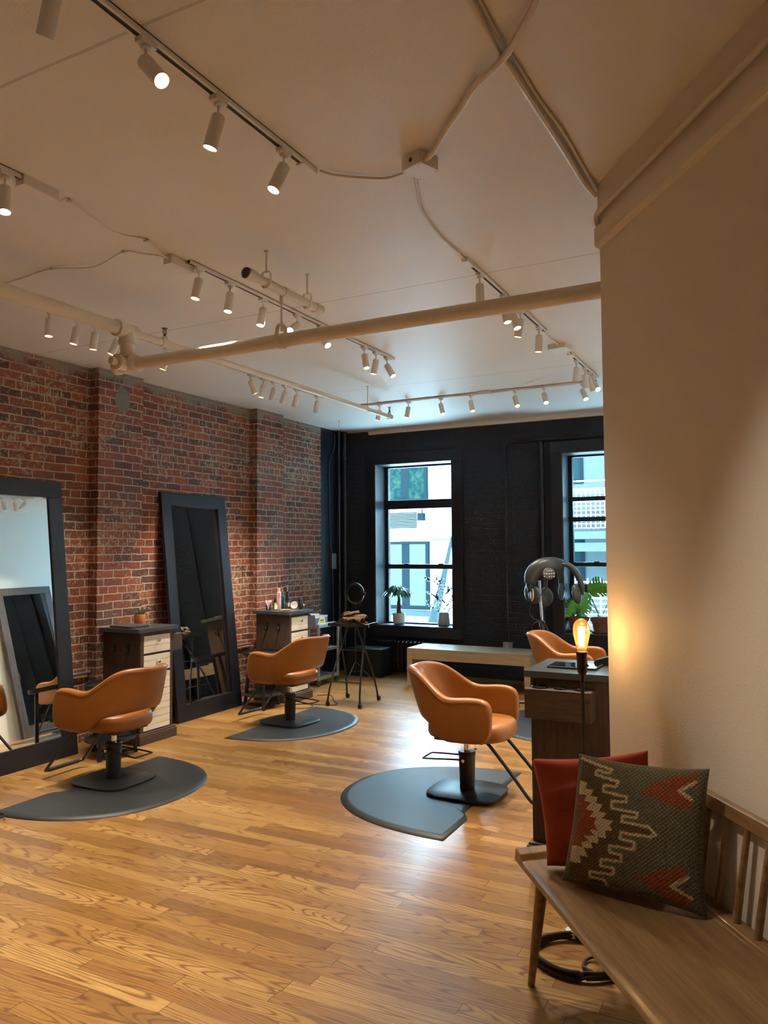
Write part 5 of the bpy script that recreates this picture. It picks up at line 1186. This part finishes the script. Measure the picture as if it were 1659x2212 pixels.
bm = nb(); tube(bm, smooth_path([(0,-.006,.10),(0,.004,.122),(.0,.025,.115),(.0,.045,.085),(.0,.055,.04),(-.0,.07,.015)], 5), .0035, 8); obj('cable', bm, 'black', t)
t = prod('hair_clipper', -4.545, 6.865, 'black clippers with a brass band and long trailing cable', 'hair clippers')
bm = nb(); tube(bm, [(-.02,-.03,.022),(.0,.0,.026),(.02,.03,.03)], [.018,.022,.018], 14); obj('body', bm, 'black', t)
bm = nb(); tube(bm, [(.004,.003,.026),(.009,.010,.027)], [.0228,.0228], 14); obj('brass_band', bm, 'light_wood', t)
bm = nb(); tube(bm, smooth_path([(.02,.03,.045),(.02,.09,.045),(.02,.16,.03),(.02,.20,-.02),(.02,.19,-.06)], 5), .004, 8); obj('cable', bm, 'black', t)
# tangled cord on the floor near the product cabinet
bm = nb(); tube(bm, smooth_path([(-4.42,6.95,.006),(-4.30,7.02,.006),(-4.12,6.80,.006),(-3.98,6.62,.006),(-4.10,6.55,.007),(-4.27,6.52,.006),(-4.38,6.40,.006),(-4.25,6.28,.007),(-4.12,6.38,.012),(-4.22,6.50,.012),(-4.40,6.46,.006),(-4.44,6.30,.006)], 8), .0038, 8); solo('power_cord', bm, 'black', 'thin black cord tangled on the floor beside the product cabinet', 'cable')
bm = nb(); tube(bm, smooth_path([(-4.25,2.85,.008),(-4.10,2.93,.008),(-4.035,2.98,.022),(-4.055,3.01,.024),(-4.12,3.0,.024),(-4.2,2.97,.008)], 6), .006, 8); solo('power_cord', bm, 'black', 'loop of black cord at the left picture edge beside the first mat', 'cable')
# tablet and card reader on the near cabinet
t = thing('tablet', 'tablet in a black case lying on the near dark cabinet', 'tablet', (-.965, 3.965, .9395), R_(0))
bm = nb(); box(bm, -.125, .125, -.085, .085, 0, .009); obj('case', bm, 'black', t, bevel=.004, smooth=False)
bm = nb(); box(bm, -.118, .118, -.078, .078, .009, .0096); obj('screen', bm, 'screen', t, smooth=False)
bm = nb(); prism(bm, [(-.09,0),(.09,0),(.09,.062),(.05,.066),(-.085,.026),(-.09,.016)], -.04, .04, Matrix(((1,0,0,0),(0,0,1,0),(0,1,0,0),(0,0,0,1)))); bmesh.ops.translate(bm, verts=bm.verts, vec=(-.800, 4.10, .9390)); solo('card_terminal', bm, 'black', 'black wedge shaped payment terminal on the near dark cabinet, touching the wall edge', 'payment terminal', bevel=.004, smooth=False)
